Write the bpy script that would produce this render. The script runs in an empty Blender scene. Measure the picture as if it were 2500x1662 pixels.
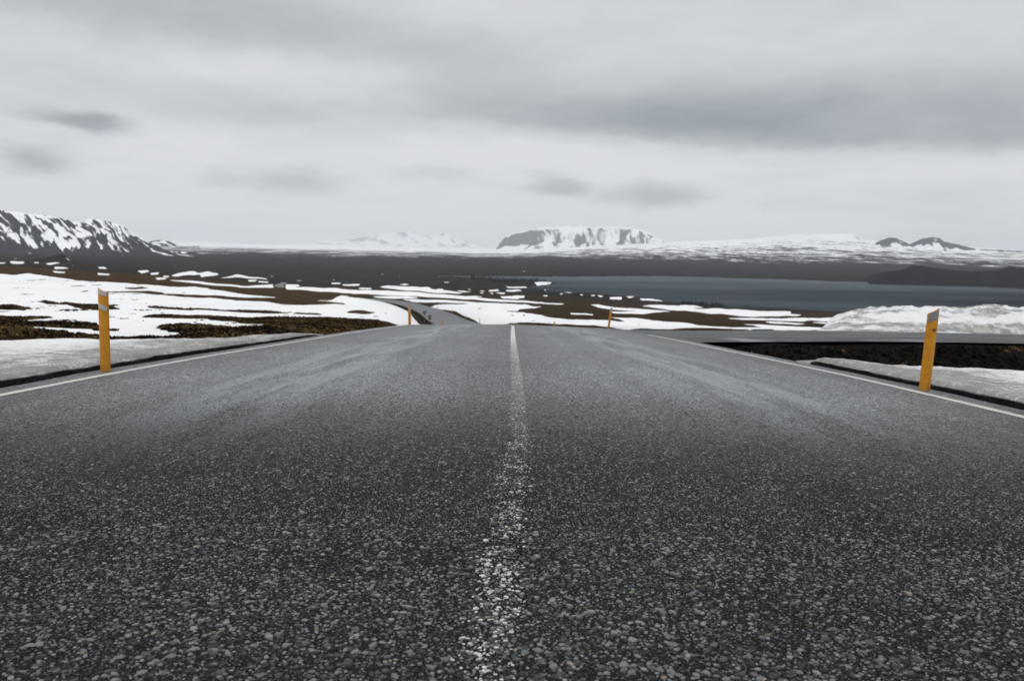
import bpy, math, random
import numpy as np
from mathutils import Matrix, Vector

random.seed(7)
RNG = np.random.default_rng(11)
SC = bpy.context.scene
COL = SC.collection

# ------------------------------------------------------------------ camera
CAMZ = 0.75
F = 1790.0                       # focal length in photograph pixels (2500 wide)
PITCH = math.atan(231.0 / F)     # looking slightly down
ROLL = 0.021
_f0 = np.array([0, math.cos(PITCH), -math.sin(PITCH)])
_u0 = np.array([0, math.sin(PITCH), math.cos(PITCH)])
_x0 = np.array([1.0, 0, 0])
CR = math.cos(ROLL) * _x0 + math.sin(ROLL) * _u0
CU = -math.sin(ROLL) * _x0 + math.cos(ROLL) * _u0
cam_data = bpy.data.cameras.new('camera')
cam = bpy.data.objects.new('camera', cam_data)
COL.objects.link(cam)
cam.matrix_world = Matrix(((CR[0], CU[0], -_f0[0], 0), (CR[1], CU[1], -_f0[1], 0), (CR[2], CU[2], -_f0[2], CAMZ), (0, 0, 0, 1)))
cam_data.sensor_width = 36.0
cam_data.lens = F / 2500 * 36
cam_data.clip_start = 0.05
cam_data.clip_end = 120000
cam_data.dof.use_dof = True
cam_data.dof.focus_distance = 3.2
cam_data.dof.aperture_fstop = 5.0
SC.camera = cam

def unproj(px, py):
    """photo pixel -> (x/y, drop/y) of its ray"""
    px = np.asarray(px, float); py = np.asarray(py, float)
    d = [_f0[i] * F + CR[i] * (px - 1250) - CU[i] * (py - 831) for i in range(3)]
    return d[0] / d[1], -d[2] / d[1]

def project(x, y, z):
    z = z - CAMZ
    a = x * _f0[0] + y * _f0[1] + z * _f0[2]
    b = x * CR[0] + y * CR[1] + z * CR[2]
    c = x * CU[0] + y * CU[1] + z * CU[2]
    return 1250 + F * b / a, 831 - F * c / a

# ------------------------------------------------------------------ sky, sun, exposure
SUN_EL, SUN_AZ = 66.0, 200.0
world = bpy.data.worlds.new('World')
SC.world = world
world.use_nodes = True

class NT:
    def __init__(s, tree): s.t = tree; s.n = tree.nodes; s.l = tree.links
    def node(s, typ, **kw):
        n = s.n.new(typ)
        for k, v in kw.items(): setattr(n, k, v)
        return n
    def put(s, sock, v):
        if isinstance(v, bpy.types.NodeSocket): s.l.new(v, sock)
        elif v is not None: sock.default_value = v
    def math(s, op, a, b=None, c=None, clamp=False):
        n = s.node('ShaderNodeMath', operation=op, use_clamp=clamp)
        for i, v in enumerate((a, b, c)): s.put(n.inputs[i], v)
        return n.outputs[0]
    def noise(s, vec, scale, detail=4, rough=0.55, lac=2.0, dist=0.0, color=False):
        n = s.node('ShaderNodeTexNoise')
        s.put(n.inputs['Vector'], vec); s.put(n.inputs['Scale'], scale); n.inputs['Detail'].default_value = detail
        n.inputs['Roughness'].default_value = rough; n.inputs['Lacunarity'].default_value = lac; n.inputs['Distortion'].default_value = dist
        return n.outputs['Color' if color else 'Fac']
    def vor(s, vec, scale, feature='F1', out='Distance', rand=1.0):
        n = s.node('ShaderNodeTexVoronoi', feature=feature)
        s.put(n.inputs['Vector'], vec); n.inputs['Scale'].default_value = scale; n.inputs['Randomness'].default_value = rand
        return n.outputs[out]
    def ramp(s, x, a, b, lo=0.0, hi=1.0, smooth=True):
        n = s.node('ShaderNodeMapRange', interpolation_type='SMOOTHSTEP' if smooth else 'LINEAR')
        s.put(n.inputs[0], x)
        for i, v in ((1, a), (2, b), (3, lo), (4, hi)): s.put(n.inputs[i], v)
        return n.outputs[0]
    def mix(s, f, a, b, mode='MIX'):
        n = s.node('ShaderNodeMix', data_type='RGBA', blend_type=mode)
        s.put(n.inputs[0], f)
        for i, v in ((6, a), (7, b)):
            s.put(n.inputs[i], (tuple(v) + (1,) if isinstance(v, (tuple, list)) and len(v) == 3 else v))
        return n.outputs[2]
    def xyz(s, v):
        n = s.node('ShaderNodeSeparateXYZ'); s.l.new(v, n.inputs[0]); return n.outputs
    def comb(s, x, y, z):
        n = s.node('ShaderNodeCombineXYZ')
        for i, v in enumerate((x, y, z)): s.put(n.inputs[i], v)
        return n.outputs[0]
    def vmath(s, op, a, b=None):
        n = s.node('ShaderNodeVectorMath', operation=op); s.put(n.inputs[0], a)
        if b is not None: s.put(n.inputs[1], b)
        return n.outputs[0]
    def attr(s, name, out='Fac'):
        n = s.node('ShaderNodeAttribute', attribute_name=name); return n.outputs[out]
    def bump(s, h, strength=0.5, dist=0.01):
        n = s.node('ShaderNodeBump'); s.put(n.inputs['Height'], h)
        n.inputs['Strength'].default_value = strength; n.inputs['Distance'].default_value = dist
        return n.outputs[0]

def build_world():
    T = NT(world.node_tree); T.n.clear()
    out = T.node('ShaderNodeOutputWorld')
    tc = T.node('ShaderNodeTexCoord').outputs['Generated']
    x, y, z = T.xyz(tc)
    zc = T.math('MAXIMUM', z, 0.0)
    den = T.math('ADD', zc, 0.10)
    p = T.comb(T.math('DIVIDE', x, den), T.math('DIVIDE', y, den), 0.0)
    deck = T.noise(p, 0.55, 5, 0.5, dist=0.3)
    deck2 = T.noise(T.vmath('ADD', p, (7.3, 2.1, 0)), 1.6, 5, 0.55)
    az = T.math('ARCTAN2', x, y)
    el = T.math('ARCSINE', T.math('MINIMUM', T.math('MAXIMUM', z, -1.0), 1.0))
    # ragged edges of the single clouds
    wv = T.comb(T.math('MULTIPLY', az, 9.0), T.math('MULTIPLY', el, 22.0), 1.7)
    wn = T.node('ShaderNodeTexNoise'); T.l.new(wv, wn.inputs['Vector']); wn.inputs['Scale'].default_value = 2.0; wn.inputs['Detail'].default_value = 6; wn.inputs['Roughness'].default_value = 0.6
    w3 = T.xyz(wn.outputs['Color'])
    azw = T.math('MULTIPLY_ADD', T.math('SUBTRACT', w3[0], 0.5), 0.07, az)
    elw = T.math('MULTIPLY_ADD', T.math('SUBTRACT', w3[1], 0.5), 0.024, el)
    v = T.math('MULTIPLY_ADD', T.math('SUBTRACT', deck, 0.5), 0.50, 0.74)
    v = T.math('MULTIPLY_ADD', T.math('SUBTRACT', deck2, 0.5), 0.22, v)
    hz = T.math('DIVIDE', el, 0.13)
    v = T.math('MULTIPLY_ADD', T.math('EXPONENT', T.math('MULTIPLY', T.math('MULTIPLY', hz, hz), -1.0)), 0.30, v)
    tx = T.noise(T.comb(T.math('MULTIPLY', azw, 5.0), T.math('MULTIPLY', elw, 15.0), 4.2), 1.0, 7, 0.58, dist=0.4)
    v = T.math('MULTIPLY_ADD', T.math('SUBTRACT', tx, 0.5), 0.42, v)
    tx2 = T.noise(T.comb(T.math('MULTIPLY', azw, 16.0), T.math('MULTIPLY', elw, 42.0), 9.1), 1.0, 6, 0.6)
    v = T.math('MULTIPLY_ADD', T.math('SUBTRACT', tx2, 0.5), 0.20, v)
    # clouds seen in the photograph: centre (px), half sizes (px), strength, asymmetry below
    clouds = [((2050, 330), (680, 115), -0.66, 0.05, 0.30), ((1450, 290), (480, 70), -0.22, 0.03, 0.35),
              ((420, 30), (560, 80), -0.42, 0.02, 0.8), ((1150, 180), (260, 90), -0.15, 0.0, 1),
              ((195, 300), (95, 24), -0.78, 0.05, 0.6), ((95, 395), (64, 28), -0.58, 0.1, 0.8),
              ((720, 442), (110, 28), -0.46, 0.0, 0.9), ((530, 437), (52, 22), -0.30, 0.0, 0.9),
              ((1360, 458), (74, 32), -0.60, 0.05, 0.7), ((1590, 478), (125, 34), -0.58, 0.02, 0.8),
              ((640, 270), (420, 50), -0.20, 0.02, 0.7), ((600, 560), (380, 40), -0.12, 0.0, 1.0),
              ((2200, 500), (300, 40), -0.16, 0.0, 1.0), ((2440, 588), (260, 16), -0.28, 0.0, 1.0),
              ((1060, 425), (80, 22), -0.26, 0, 0.9),
              ((1200, 360), (420, 45), 0.16, 0.02, 1.0), ((1900, 440), (500, 40), 0.12, 0.03, 1.0), ((650, 160), (330, 70), 0.18, 0, 1.0),
              ((1350, 545), (700, 40), 0.16, 0, 1)]
    for (cx, cy), (sx, sy), amp, tilt, asym in clouds:
        ux, ut = unproj(cx, cy)
        a0 = math.atan(float(ux)); e0 = math.atan(-float(ut) * math.cos(a0))
        da = T.math('DIVIDE', T.math('SUBTRACT', azw, a0), sx / F)
        de = T.math('SUBTRACT', elw, e0)
        de = T.math('MULTIPLY_ADD', T.math('SUBTRACT', azw, a0), tilt, de)
        lo = T.math('DIVIDE', de, sy / F * asym); hi = T.math('DIVIDE', de, sy / F)
        dd = T.math('MINIMUM', T.math('MAXIMUM', hi, 0.0), 99.0)
        dl = T.math('MINIMUM', lo, 0.0)
        r2 = T.math('ADD', T.math('ADD', T.math('MULTIPLY', dd, dd), T.math('MULTIPLY', dl, dl)), T.math('MULTIPLY', da, da))
        g = T.math('EXPONENT', T.math('MULTIPLY', T.math('POWER', r2, 1.35), -1.0))
        v = T.math('MULTIPLY_ADD', g, amp, v)
    v = T.math('MULTIPLY', v, 1.0, clamp=True)
    col = T.mix(v, (0.315, 0.35, 0.38), (0.80, 0.805, 0.81))
    bg = T.node('ShaderNodeBackground'); T.l.new(col, bg.inputs[0]); bg.inputs[1].default_value = 1.0
    sky = T.node('ShaderNodeTexSky', sky_type='NISHITA'); sky.sun_disc = False
    sky.sun_elevation = math.radians(SUN_EL); sky.sun_rotation = math.radians(SUN_AZ)
    bs = T.node('ShaderNodeBackground'); T.l.new(sky.outputs[0], bs.inputs[0]); bs.inputs[1].default_value = 0.1
    ms = T.node('ShaderNodeMixShader'); ms.inputs[0].default_value = 0.93
    T.l.new(bs.outputs[0], ms.inputs[1]); T.l.new(bg.outputs[0], ms.inputs[2]); T.l.new(ms.outputs[0], out.inputs[0])
build_world()

sd = bpy.data.lights.new('sun', 'SUN'); sd.energy = 1.5; sd.angle = math.radians(25); sd.color = (1, 0.97, 0.93)
sun = bpy.data.objects.new('sun', sd); COL.objects.link(sun)
_a, _e = math.radians(SUN_AZ), math.radians(SUN_EL)
_sd = Vector((math.sin(_a) * math.cos(_e), math.cos(_a) * math.cos(_e), math.sin(_e)))
sun.rotation_euler = _sd.to_track_quat('Z', 'Y').to_euler()
SC.view_settings.view_transform = 'Standard'
SC.view_settings.look = 'None'
SC.view_settings.exposure = 0.0
SC.view_settings.gamma = 1.0
SC.render.engine = 'CYCLES'
SC.cycles.use_denoising = True
SC.cycles.max_bounces = 6
SC.cycles.diffuse_bounces = 3
SC.cycles.volume_bounces = 2
SC.cycles.caustics_reflective = False
SC.cycles.caustics_refractive = False

# ------------------------------------------------------------------ helpers
def link(o, parent=None, kind=None, label=None, cat=None, group=None):
    COL.objects.link(o)
    if parent is not None: o.parent = parent
    if kind: o['kind'] = kind
    if label: o['label'] = label
    if cat: o['category'] = cat
    if group: o['group'] = group
    return o

def mesh_np(name, verts, faces, mat=None, smooth=True, attrs=None):
    """verts (n,3); faces (m,k) with one k"""
    me = bpy.data.meshes.new(name)
    verts = np.asarray(verts, np.float32); faces = np.asarray(faces, np.int32)
    m, k = faces.shape
    me.vertices.add(len(verts)); me.vertices.foreach_set('co', verts.ravel())
    me.loops.add(m * k); me.loops.foreach_set('vertex_index', faces.ravel())
    me.polygons.add(m); me.polygons.foreach_set('loop_start', np.arange(0, m * k, k, dtype=np.int32))
    me.polygons.foreach_set('use_smooth', np.full(m, smooth))
    me.update(calc_edges=True)
    for nm, arr in (attrs or {}).items():
        arr = np.asarray(arr, np.float32)
        if arr.ndim == 1:
            me.attributes.new(nm, 'FLOAT', 'POINT').data.foreach_set('value', arr)
        else:
            me.attributes.new(nm, 'FLOAT_VECTOR', 'POINT').data.foreach_set('vector', arr.ravel())
    if mat: me.materials.append(mat)
    return me

def obj(name, me, **kw):
    return link(bpy.data.objects.new(name, me), **kw)

def empty(name, loc, **kw):
    o = bpy.data.objects.new(name, None); o.location = loc; o.empty_display_size = 0.2
    return link(o, **kw)

def grid_faces(nr, nc):
    i = np.arange(nr * nc).reshape(nr, nc)
    return np.stack([i[:-1, :-1], i[:-1, 1:], i[1:, 1:], i[1:, :-1]], -1).reshape(-1, 4)

def _hash(ix, iy, seed):
    h = (ix.astype(np.int64) * 374761393 + iy.astype(np.int64) * 668265263 + seed * 1274126177) & 0xffffffff
    h = ((h ^ (h >> 13)) * 1274126177) & 0xffffffff
    return ((h ^ (h >> 16)) & 0xffff) / 65535.0

def vnoise(x, y, seed=0):
    x = np.asarray(x, float); y = np.asarray(y, float)
    ix = np.floor(x); iy = np.floor(y); fx = x - ix; fy = y - iy
    fx = fx * fx * fx * (fx * (fx * 6 - 15) + 10); fy = fy * fy * fy * (fy * (fy * 6 - 15) + 10)
    a = _hash(ix, iy, seed); b = _hash(ix + 1, iy, seed); c = _hash(ix, iy + 1, seed); d = _hash(ix + 1, iy + 1, seed)
    return (a * (1 - fx) + b * fx) * (1 - fy) + (c * (1 - fx) + d * fx) * fy

def fbm(x, y, oct=4, seed=0, gain=0.5):
    s = 0; a = 1; t = 0
    for o in range(oct):
        s = s + a * (vnoise(x * 2 ** o + 17.3 * o, y * 2 ** o - 9.1 * o, seed + o) - 0.5); t += a; a *= gain
    return s / t * 2

def sstep(a, b, x):
    t = np.clip((np.asarray(x, float) - a) / (b - a), 0, 1); return t * t * (3 - 2 * t)

def hermite(xs, ys):
    xs = np.array(xs, float); ys = np.array(ys, float)
    m = np.gradient(ys, xs)
    def f(x):
        x = np.asarray(x, float); xc = np.clip(x, xs[0], xs[-1])
        i = np.clip(np.searchsorted(xs, xc) - 1, 0, len(xs) - 2)
        h = xs[i + 1] - xs[i]; t = (xc - xs[i]) / h
        r = (2 * t**3 - 3 * t**2 + 1) * ys[i] + (t**3 - 2 * t**2 + t) * h * m[i] + (-2 * t**3 + 3 * t**2) * ys[i + 1] + (t**3 - t**2) * h * m[i + 1]
        return r + np.where(x < xs[0], (x - xs[0]) * m[0], 0) + np.where(x > xs[-1], (x - xs[-1]) * m[-1], 0)
    return f

# ------------------------------------------------------------------ materials
def new_mat(name):
    m = bpy.data.materials.new(name); m.use_nodes = True
    T = NT(m.node_tree)
    b = T.n['Principled BSDF']
    return m, T, b

def bsdf(T, b, col=None, rough=None, normal=None, spec=None, ior=None):
    if col is not None: T.put(b.inputs['Base Color'], tuple(col) + (1,) if isinstance(col, (tuple, list)) and len(col) == 3 else col)
    if rough is not None: T.put(b.inputs['Roughness'], rough)
    if normal is not None: T.l.new(normal, b.inputs['Normal'])
    if spec is not None: T.put(b.inputs['Specular IOR Level'], spec)
    if ior is not None: b.inputs['IOR'].default_value = ior

def objco(T): return T.node('ShaderNodeTexCoord').outputs['Object']

def road_tone(T, P):
    """long-wave wear of the surface: polished wheel tracks, darker middle and edges (object space metres)"""
    x, y, z = T.xyz(P)
    ax = T.math('ABSOLUTE', x)
    wob = T.noise(T.comb(T.math('MULTIPLY', x, 0.9), T.math('MULTIPLY', y, 0.10), 0.0), 1.0, 3, 0.5)
    axw = T.math('MULTIPLY_ADD', T.math('SUBTRACT', wob, 0.5), 0.9, ax)
    trk = T.math('MULTIPLY', T.ramp(axw, 1.15, 1.85), T.ramp(axw, 2.9, 2.1))
    streak = T.noise(T.comb(T.math('MULTIPLY', x, 4.0), T.math('MULTIPLY', y, 0.35), 3.0), 1.0, 5, 0.6)
    trk = T.math('MULTIPLY', trk, T.ramp(streak, 0.36, 0.62))
    return trk, streak

def mat_asphalt(name='asphalt', gain=1.0, slush=False):
    m, T, b = new_mat(name)
    P = objco(T)
    x, y, z = T.xyz(P)
    trk, streak = road_tone(T, P)
    cellc = T.vor(P, 78, 'F1', 'Color'); celld = T.vor(P, 78, 'F1', 'Distance')
    cv = T.xyz(cellc)[0]
    tone = T.ramp(cv, 0.0, 1.0, 0.075, 0.32, False)
    tone = T.math('MULTIPLY', tone, T.ramp(T.noise(P, 260, 3), 0.2, 0.8, 0.6, 1.35))
    gap = T.ramp(celld, 0.42, 0.72)
    big = T.noise(P, 0.7, 4, 0.6)
    # clusters of coarser chippings, drawn out along the traffic
    g1 = T.noise(T.comb(T.math('MULTIPLY', x, 48), T.math('MULTIPLY', y, 10), 0), 1.0, 4, 0.7)
    g2 = T.noise(T.comb(T.math('MULTIPLY', x, 14), T.math('MULTIPLY', y, 2.2), 0), 1.0, 4, 0.6)
    g0 = T.noise(T.comb(T.math('MULTIPLY', x, 105), T.math('MULTIPLY', y, 30), 0), 1.0, 3, 0.7)
    grain = T.math('MULTIPLY', T.ramp(g1, 0.30, 0.70, 0.28, 1.75, False), T.ramp(g2, 0.3, 0.7, 0.82, 1.2, False))
    grain = T.math('MULTIPLY', grain, T.ramp(g0, 0.30, 0.70, 0.35, 1.7, False))
    tone = T.math('MULTIPLY', tone, T.ramp(big, 0.25, 0.75, 0.86, 1.12))
    tone = T.math('MULTIPLY', tone, T.ramp(streak, 0.2, 0.8, 0.84, 1.14))
    tone = T.math('MULTIPLY', T.math('MULTIPLY', tone, grain), gain)
    mid = T.ramp(T.math('ABSOLUTE', x), 0.75, 0.15, 1.0, 0.80)
    edge = T.ramp(T.math('ABSOLUTE', x), 3.1, 3.7, 1.0, 0.74)
    tone = T.math('MULTIPLY', T.math('MULTIPLY', tone, mid), edge)
    stone = T.mix(T.xyz(cellc)[1], T.comb(T.math('MULTIPLY', tone, 0.98), tone, T.math('MULTIPLY', tone, 1.02)), T.comb(T.math('MULTIPLY', tone, 0.92), T.math('MULTIPLY', tone, 1.0), T.math('MULTIPLY', tone, 1.07)))
    col = T.mix(gap, stone, (0.020, 0.021, 0.023))
    fill = T.math('MULTIPLY', trk, 0.55)
    fc = T.math('MULTIPLY', 0.30, T.math('MULTIPLY', T.ramp(g1, 0.28, 0.72, 0.68, 1.32, False), T.ramp(g0, 0.3, 0.7, 0.7, 1.3, False)))
    col = T.mix(fill, col, T.comb(T.math('MULTIPLY', fc, 0.93), fc, T.math('MULTIPLY', fc, 1.07)))
    if slush:   # meltwater film and slush dragged along the wheel tracks
        sl = T.noise(T.comb(T.math('MULTIPLY', x, 0.22), T.math('MULTIPLY', y, 1.5), 5.0), 1.0, 5, 0.6)
        col = T.mix(T.ramp(sl, 0.54, 0.66, 0, 0.65), col, (0.34, 0.35, 0.36))
    # bare binder between the chippings that are modelled one by one
    bed = T.attr('bed')
    col = T.mix(bed, col, T.mix(T.ramp(T.noise(P, 230, 5, 0.75), 0.34, 0.70), (0.0032, 0.0036, 0.0040), (0.046, 0.048, 0.049)))
    h = T.math('ADD', T.ramp(celld, 0.75, 0.1), T.math('MULTIPLY', T.noise(P, 300, 3), 0.35))
    rough = T.math('MAXIMUM', T.ramp(trk, 0, 1, 0.60, 0.46), bed)
    bsdf(T, b, col, rough, T.bump(h, 0.6, 0.004), T.ramp(bed, 0, 1, 0.45, 0.0, False))
    return m

def mat_stone(single=False):
    m, T, b = new_mat('aggregate' + ('_single' if single else ''))
    P = objco(T)
    if single:
        r = T.node('ShaderNodeObjectInfo').outputs['Random']
        paint = 0.0
        sc = 400
    else:
        r = T.attr('tone'); paint = T.attr('paint'); sc = 330
    t = T.math('POWER', r, 1.9)
    g = T.ramp(t, 0, 1, 0.022, 0.245, False)
    n = T.noise(P, sc, 4, 0.6)
    g = T.math('MULTIPLY', g, T.ramp(n, 0.25, 0.75, 0.62, 1.35))
    col = T.comb(T.math('MULTIPLY', g, 0.97), g, T.math('MULTIPLY', g, 1.02))
    hue = T.math('FRACT', T.math('MULTIPLY', r, 37.7))
    col = T.mix(T.ramp(hue, 0.965, 0.985, 0, 0.7), col, T.comb(T.math('MULTIPLY', g, 1.35), T.math('MULTIPLY', g, 1.1), T.math('MULTIPLY', g, 0.75)))
    col = T.mix(T.ramp(hue, 0.25, 0.0, 0, 0.5), col, T.comb(T.math('MULTIPLY', g, 0.8), T.math('MULTIPLY', g, 0.98), T.math('MULTIPLY', g, 1.12)))
    # worn paint keeps to the tops
    if not single:
        pm = T.math('MULTIPLY', paint, T.ramp(T.noise(P, 150, 4, 0.65), 0.36, 0.5))
        col = T.mix(pm, col, (0.62, 0.62, 0.60))
    bsdf(T, b, col, 0.55, T.bump(n, 0.5, 0.002), 0.18)
    return m

def mat_paint(name, wear_lo, wear_hi, tint=(0.66, 0.66, 0.645), fade=None):
    """worn road paint: flakes missing where a noise says so"""
    m, T, b = new_mat(name)
    P = objco(T)
    n = T.noise(P, 28, 5, 0.7); n2 = T.noise(P, 120, 3, 0.6)
    k = T.math('MULTIPLY_ADD', n2, 0.55, T.math('MULTIPLY', n, 0.6))
    wear = T.attr('wear')
    thr = T.ramp(wear, 0, 1, wear_lo, wear_hi, False)
    a = T.ramp(T.math('SUBTRACT', k, thr), -0.05, 0.06)
    dirt = T.noise(P, 9, 4, 0.6)
    bsdf(T, b, T.mix(T.ramp(dirt, 0.3, 0.8), tint, tuple(c * 0.72 for c in tint)), 0.6, T.bump(n2, 0.4, 0.003), 0.3)
    tr = T.node('ShaderNodeBsdfTransparent'); mx = T.node('ShaderNodeMixShader')
    T.l.new(a, mx.inputs[0]); T.l.new(tr.outputs[0], mx.inputs[1]); T.l.new(b.outputs[0], mx.inputs[2])
    T.l.new(mx.outputs[0], T.n['Material Output'].inputs[0])
    return m

def snow_color(T, P, dirt, s=1.0):
    n = T.noise(P, 3.0 * s, 6, 0.62); n2 = T.noise(P, 22 * s, 5, 0.7); n3 = T.noise(P, 46 * s, 3, 0.75)
    k = T.math('ADD', T.math('ADD', T.math('MULTIPLY', n, 0.35), T.math('MULTIPLY', n2, 0.35)), T.math('MULTIPLY', n3, 0.40))
    thr = T.ramp(dirt, 0, 1, 0.74, 0.43, False)
    f = T.math('MULTIPLY', T.ramp(T.math('SUBTRACT', k, thr), 0.0, 0.11), T.ramp(dirt, 0.0, 0.5, 0.25, 0.9, False))
    c = T.mix(f, (0.875, 0.885, 0.90), (0.105, 0.097, 0.09))
    return T.mix(T.math('MULTIPLY', dirt, 0.46), c, (0.33, 0.325, 0.32)), n, T.math('ADD', T.math('MULTIPLY', n2, 0.6), T.math('MULTIPLY', n3, 0.4))

def mat_snow(name, scale=1.0, dirt_attr=True, bump=0.5, bd=0.03):
    m, T, b = new_mat(name)
    P = objco(T)
    d = T.attr('dirt') if dirt_attr else 0.0
    c, n, n2 = snow_color(T, P, d, scale)
    h = T.math('ADD', n, T.math('MULTIPLY', n2, 0.35))
    bsdf(T, b, c, 0.65, T.bump(h, bump, bd), 0.25)
    return m

def mat_ground():
    m, T, b = new_mat('heath')
    P = objco(T)
    x, y, z = T.xyz(P)
    n1 = T.noise(P, 0.22, 5, 0.6); n2 = T.noise(P, 1.9, 6, 0.68); n3 = T.noise(P, 0.012, 5, 0.6); n4 = T.noise(P, 9.0, 5, 0.7)
    k = T.math('ADD', T.math('MULTIPLY', n1, 0.45), T.math('MULTIPLY', n2, 0.6))
    near = T.mix(T.ramp(k, 0.38, 0.64), (0.006, 0.0052, 0.0045), (0.052, 0.035, 0.015))
    near = T.mix(T.ramp(n4, 0.55, 0.8, 0, 0.6), near, (0.080, 0.056, 0.025))
    lv = T.noise(T.comb(T.math('MULTIPLY', x, 0.018), T.math('MULTIPLY', y, 0.010), 0.0), 1.0, 8, 0.72)
    far = T.mix(T.ramp(n3, 0.35, 0.65), (0.0065, 0.0065, 0.0075), (0.017, 0.0135, 0.011))
    far = T.mix(T.ramp(lv, 0.46, 0.66), far, (0.034, 0.028, 0.024))
    far = T.mix(T.ramp(lv, 0.46, 0.34), far, (0.003, 0.003, 0.0035))
    near = T.mix(T.math('MULTIPLY', T.ramp(y, 60, 200, 0, 0.55), T.ramp(T.math('DIVIDE', x, T.math('MAXIMUM', y, 1.0)), -0.22, -0.05, 1.0, 0.12)), near, T.mix(T.ramp(k, 0.42, 0.66), (0.010, 0.0075, 0.005), (0.125, 0.074, 0.028)))
    col = T.mix(T.ramp(y, 500, 1100), near, far)
    col = T.mix(T.ramp(y, 2100, 3200), col, T.mix(T.ramp(lv, 0.32, 0.68), (0.003, 0.0035, 0.0055), (0.034, 0.032, 0.036)))
    edge = T.attr('gravel')
    grav = T.mix(T.ramp(T.noise(P, 30, 3, 0.7), 0.4, 0.75), (0.0035, 0.0038, 0.0042), (0.018, 0.0175, 0.017))
    col = T.mix(edge, col, grav)
    # snow lying on the far slopes, too far to tell the patches apart
    Q = T.comb(T.math('MULTIPLY', x, 0.0022), T.math('MULTIPLY', y, 0.0012), T.math('MULTIPLY', z, 0.006))
    s1 = T.noise(Q, 3.0, 8, 0.68); s2 = T.noise(Q, 14.0, 5, 0.65)
    ks = T.math('ADD', T.math('MULTIPLY', s1, 0.62), T.math('MULTIPLY', s2, 0.42))
    fs = T.attr('farsnow')
    snow = T.ramp(T.math('ADD', ks, fs), 0.985, 1.06)
    col = T.mix(snow, col, (0.86, 0.875, 0.89))
    h = T.math('ADD', T.math('MULTIPLY', n2, 1.0), T.math('MULTIPLY', n4, 0.4))
    bsdf(T, b, col, 0.9, T.bump(h, 0.9, 0.12), 0.02)
    return m

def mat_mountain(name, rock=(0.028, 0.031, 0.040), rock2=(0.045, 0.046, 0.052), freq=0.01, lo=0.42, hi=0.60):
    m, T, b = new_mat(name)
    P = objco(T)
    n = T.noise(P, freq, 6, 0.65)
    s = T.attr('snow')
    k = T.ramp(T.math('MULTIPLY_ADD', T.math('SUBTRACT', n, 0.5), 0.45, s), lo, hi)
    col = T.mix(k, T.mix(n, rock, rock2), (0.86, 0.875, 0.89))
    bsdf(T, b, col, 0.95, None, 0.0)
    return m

def mat_water():
    m, T, b = new_mat('lake_water')
    P = objco(T)
    x, y, z = T.xyz(P)
    n = T.noise(T.comb(T.math('MULTIPLY', x, 0.25), T.math('MULTIPLY', y, 0.5), 0), 1.0, 6, 0.65)
    w = T.noise(T.comb(T.math('MULTIPLY', x, 0.0012), T.math('MULTIPLY', y, 0.0045), 0), 1.0, 5, 0.55)
    bsdf(T, b, T.mix(w, (0.014, 0.022, 0.030), (0.024, 0.034, 0.042)), 0.9, None, 0.0)
    # broken by waves the surface mirrors only a little of the sky, more in the calmer bands
    g = T.node('ShaderNodeBsdfGlossy'); g.inputs['Roughness'].default_value = 0.35; g.inputs['Color'].default_value = (0.85, 0.92, 1.0, 1)
    T.l.new(T.bump(n, 0.6, 0.6), g.inputs['Normal'])
    far = T.ramp(y, 1500, 2450, 0.0, 0.13)
    mx = T.node('ShaderNodeMixShader'); T.l.new(T.math('ADD', far, T.ramp(w, 0.32, 0.68, 0.012, 0.085)), mx.inputs[0])
    T.l.new(b.outputs[0], mx.inputs[1]); T.l.new(g.outputs[0], mx.inputs[2]); T.l.new(mx.outputs[0], T.n['Material Output'].inputs[0])
    return m

def mat_plain(name, col, rough=0.6, noise=0.0, scale=20, spec=0.4, metal=0.0):
    m, T, b = new_mat(name)
    c = tuple(col)
    if noise:
        n = T.noise(objco(T), scale, 5, 0.6)
        c = T.mix(T.ramp(n, 0.3, 0.75), c, tuple(v * (1 - noise) for v in col))
    bsdf(T, b, c, rough, None, spec); b.inputs['Metallic'].default_value = metal
    return m

M_ASPH = mat_asphalt(gain=1.36); M_SIDE = mat_asphalt('asphalt_side', 0.62, True); M_STONE = mat_stone(); M_STONE1 = mat_stone(True)
M_CENTRE = mat_paint('centre_paint', 0.40, 0.78); M_EDGE = mat_paint('edge_paint', 0.30, 0.62, (0.58, 0.58, 0.55))
M_SNOW = mat_snow('snow_field', 0.35, True, 0.35, 0.05)
M_BANK = mat_snow('snow_dirty', 1.6, True, 0.9, 0.03)
M_HEAP = mat_snow('snow_ploughed', 0.9, True, 0.8, 0.08)
M_GROUND = mat_ground(); M_WATER = mat_water()
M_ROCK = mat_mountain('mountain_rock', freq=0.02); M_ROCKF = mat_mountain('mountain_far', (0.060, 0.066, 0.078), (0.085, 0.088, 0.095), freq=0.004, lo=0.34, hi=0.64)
M_HILL = mat_plain('hill_heath', (0.020, 0.019, 0.020), 0.9, 0.4, 0.02, 0.1)

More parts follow.
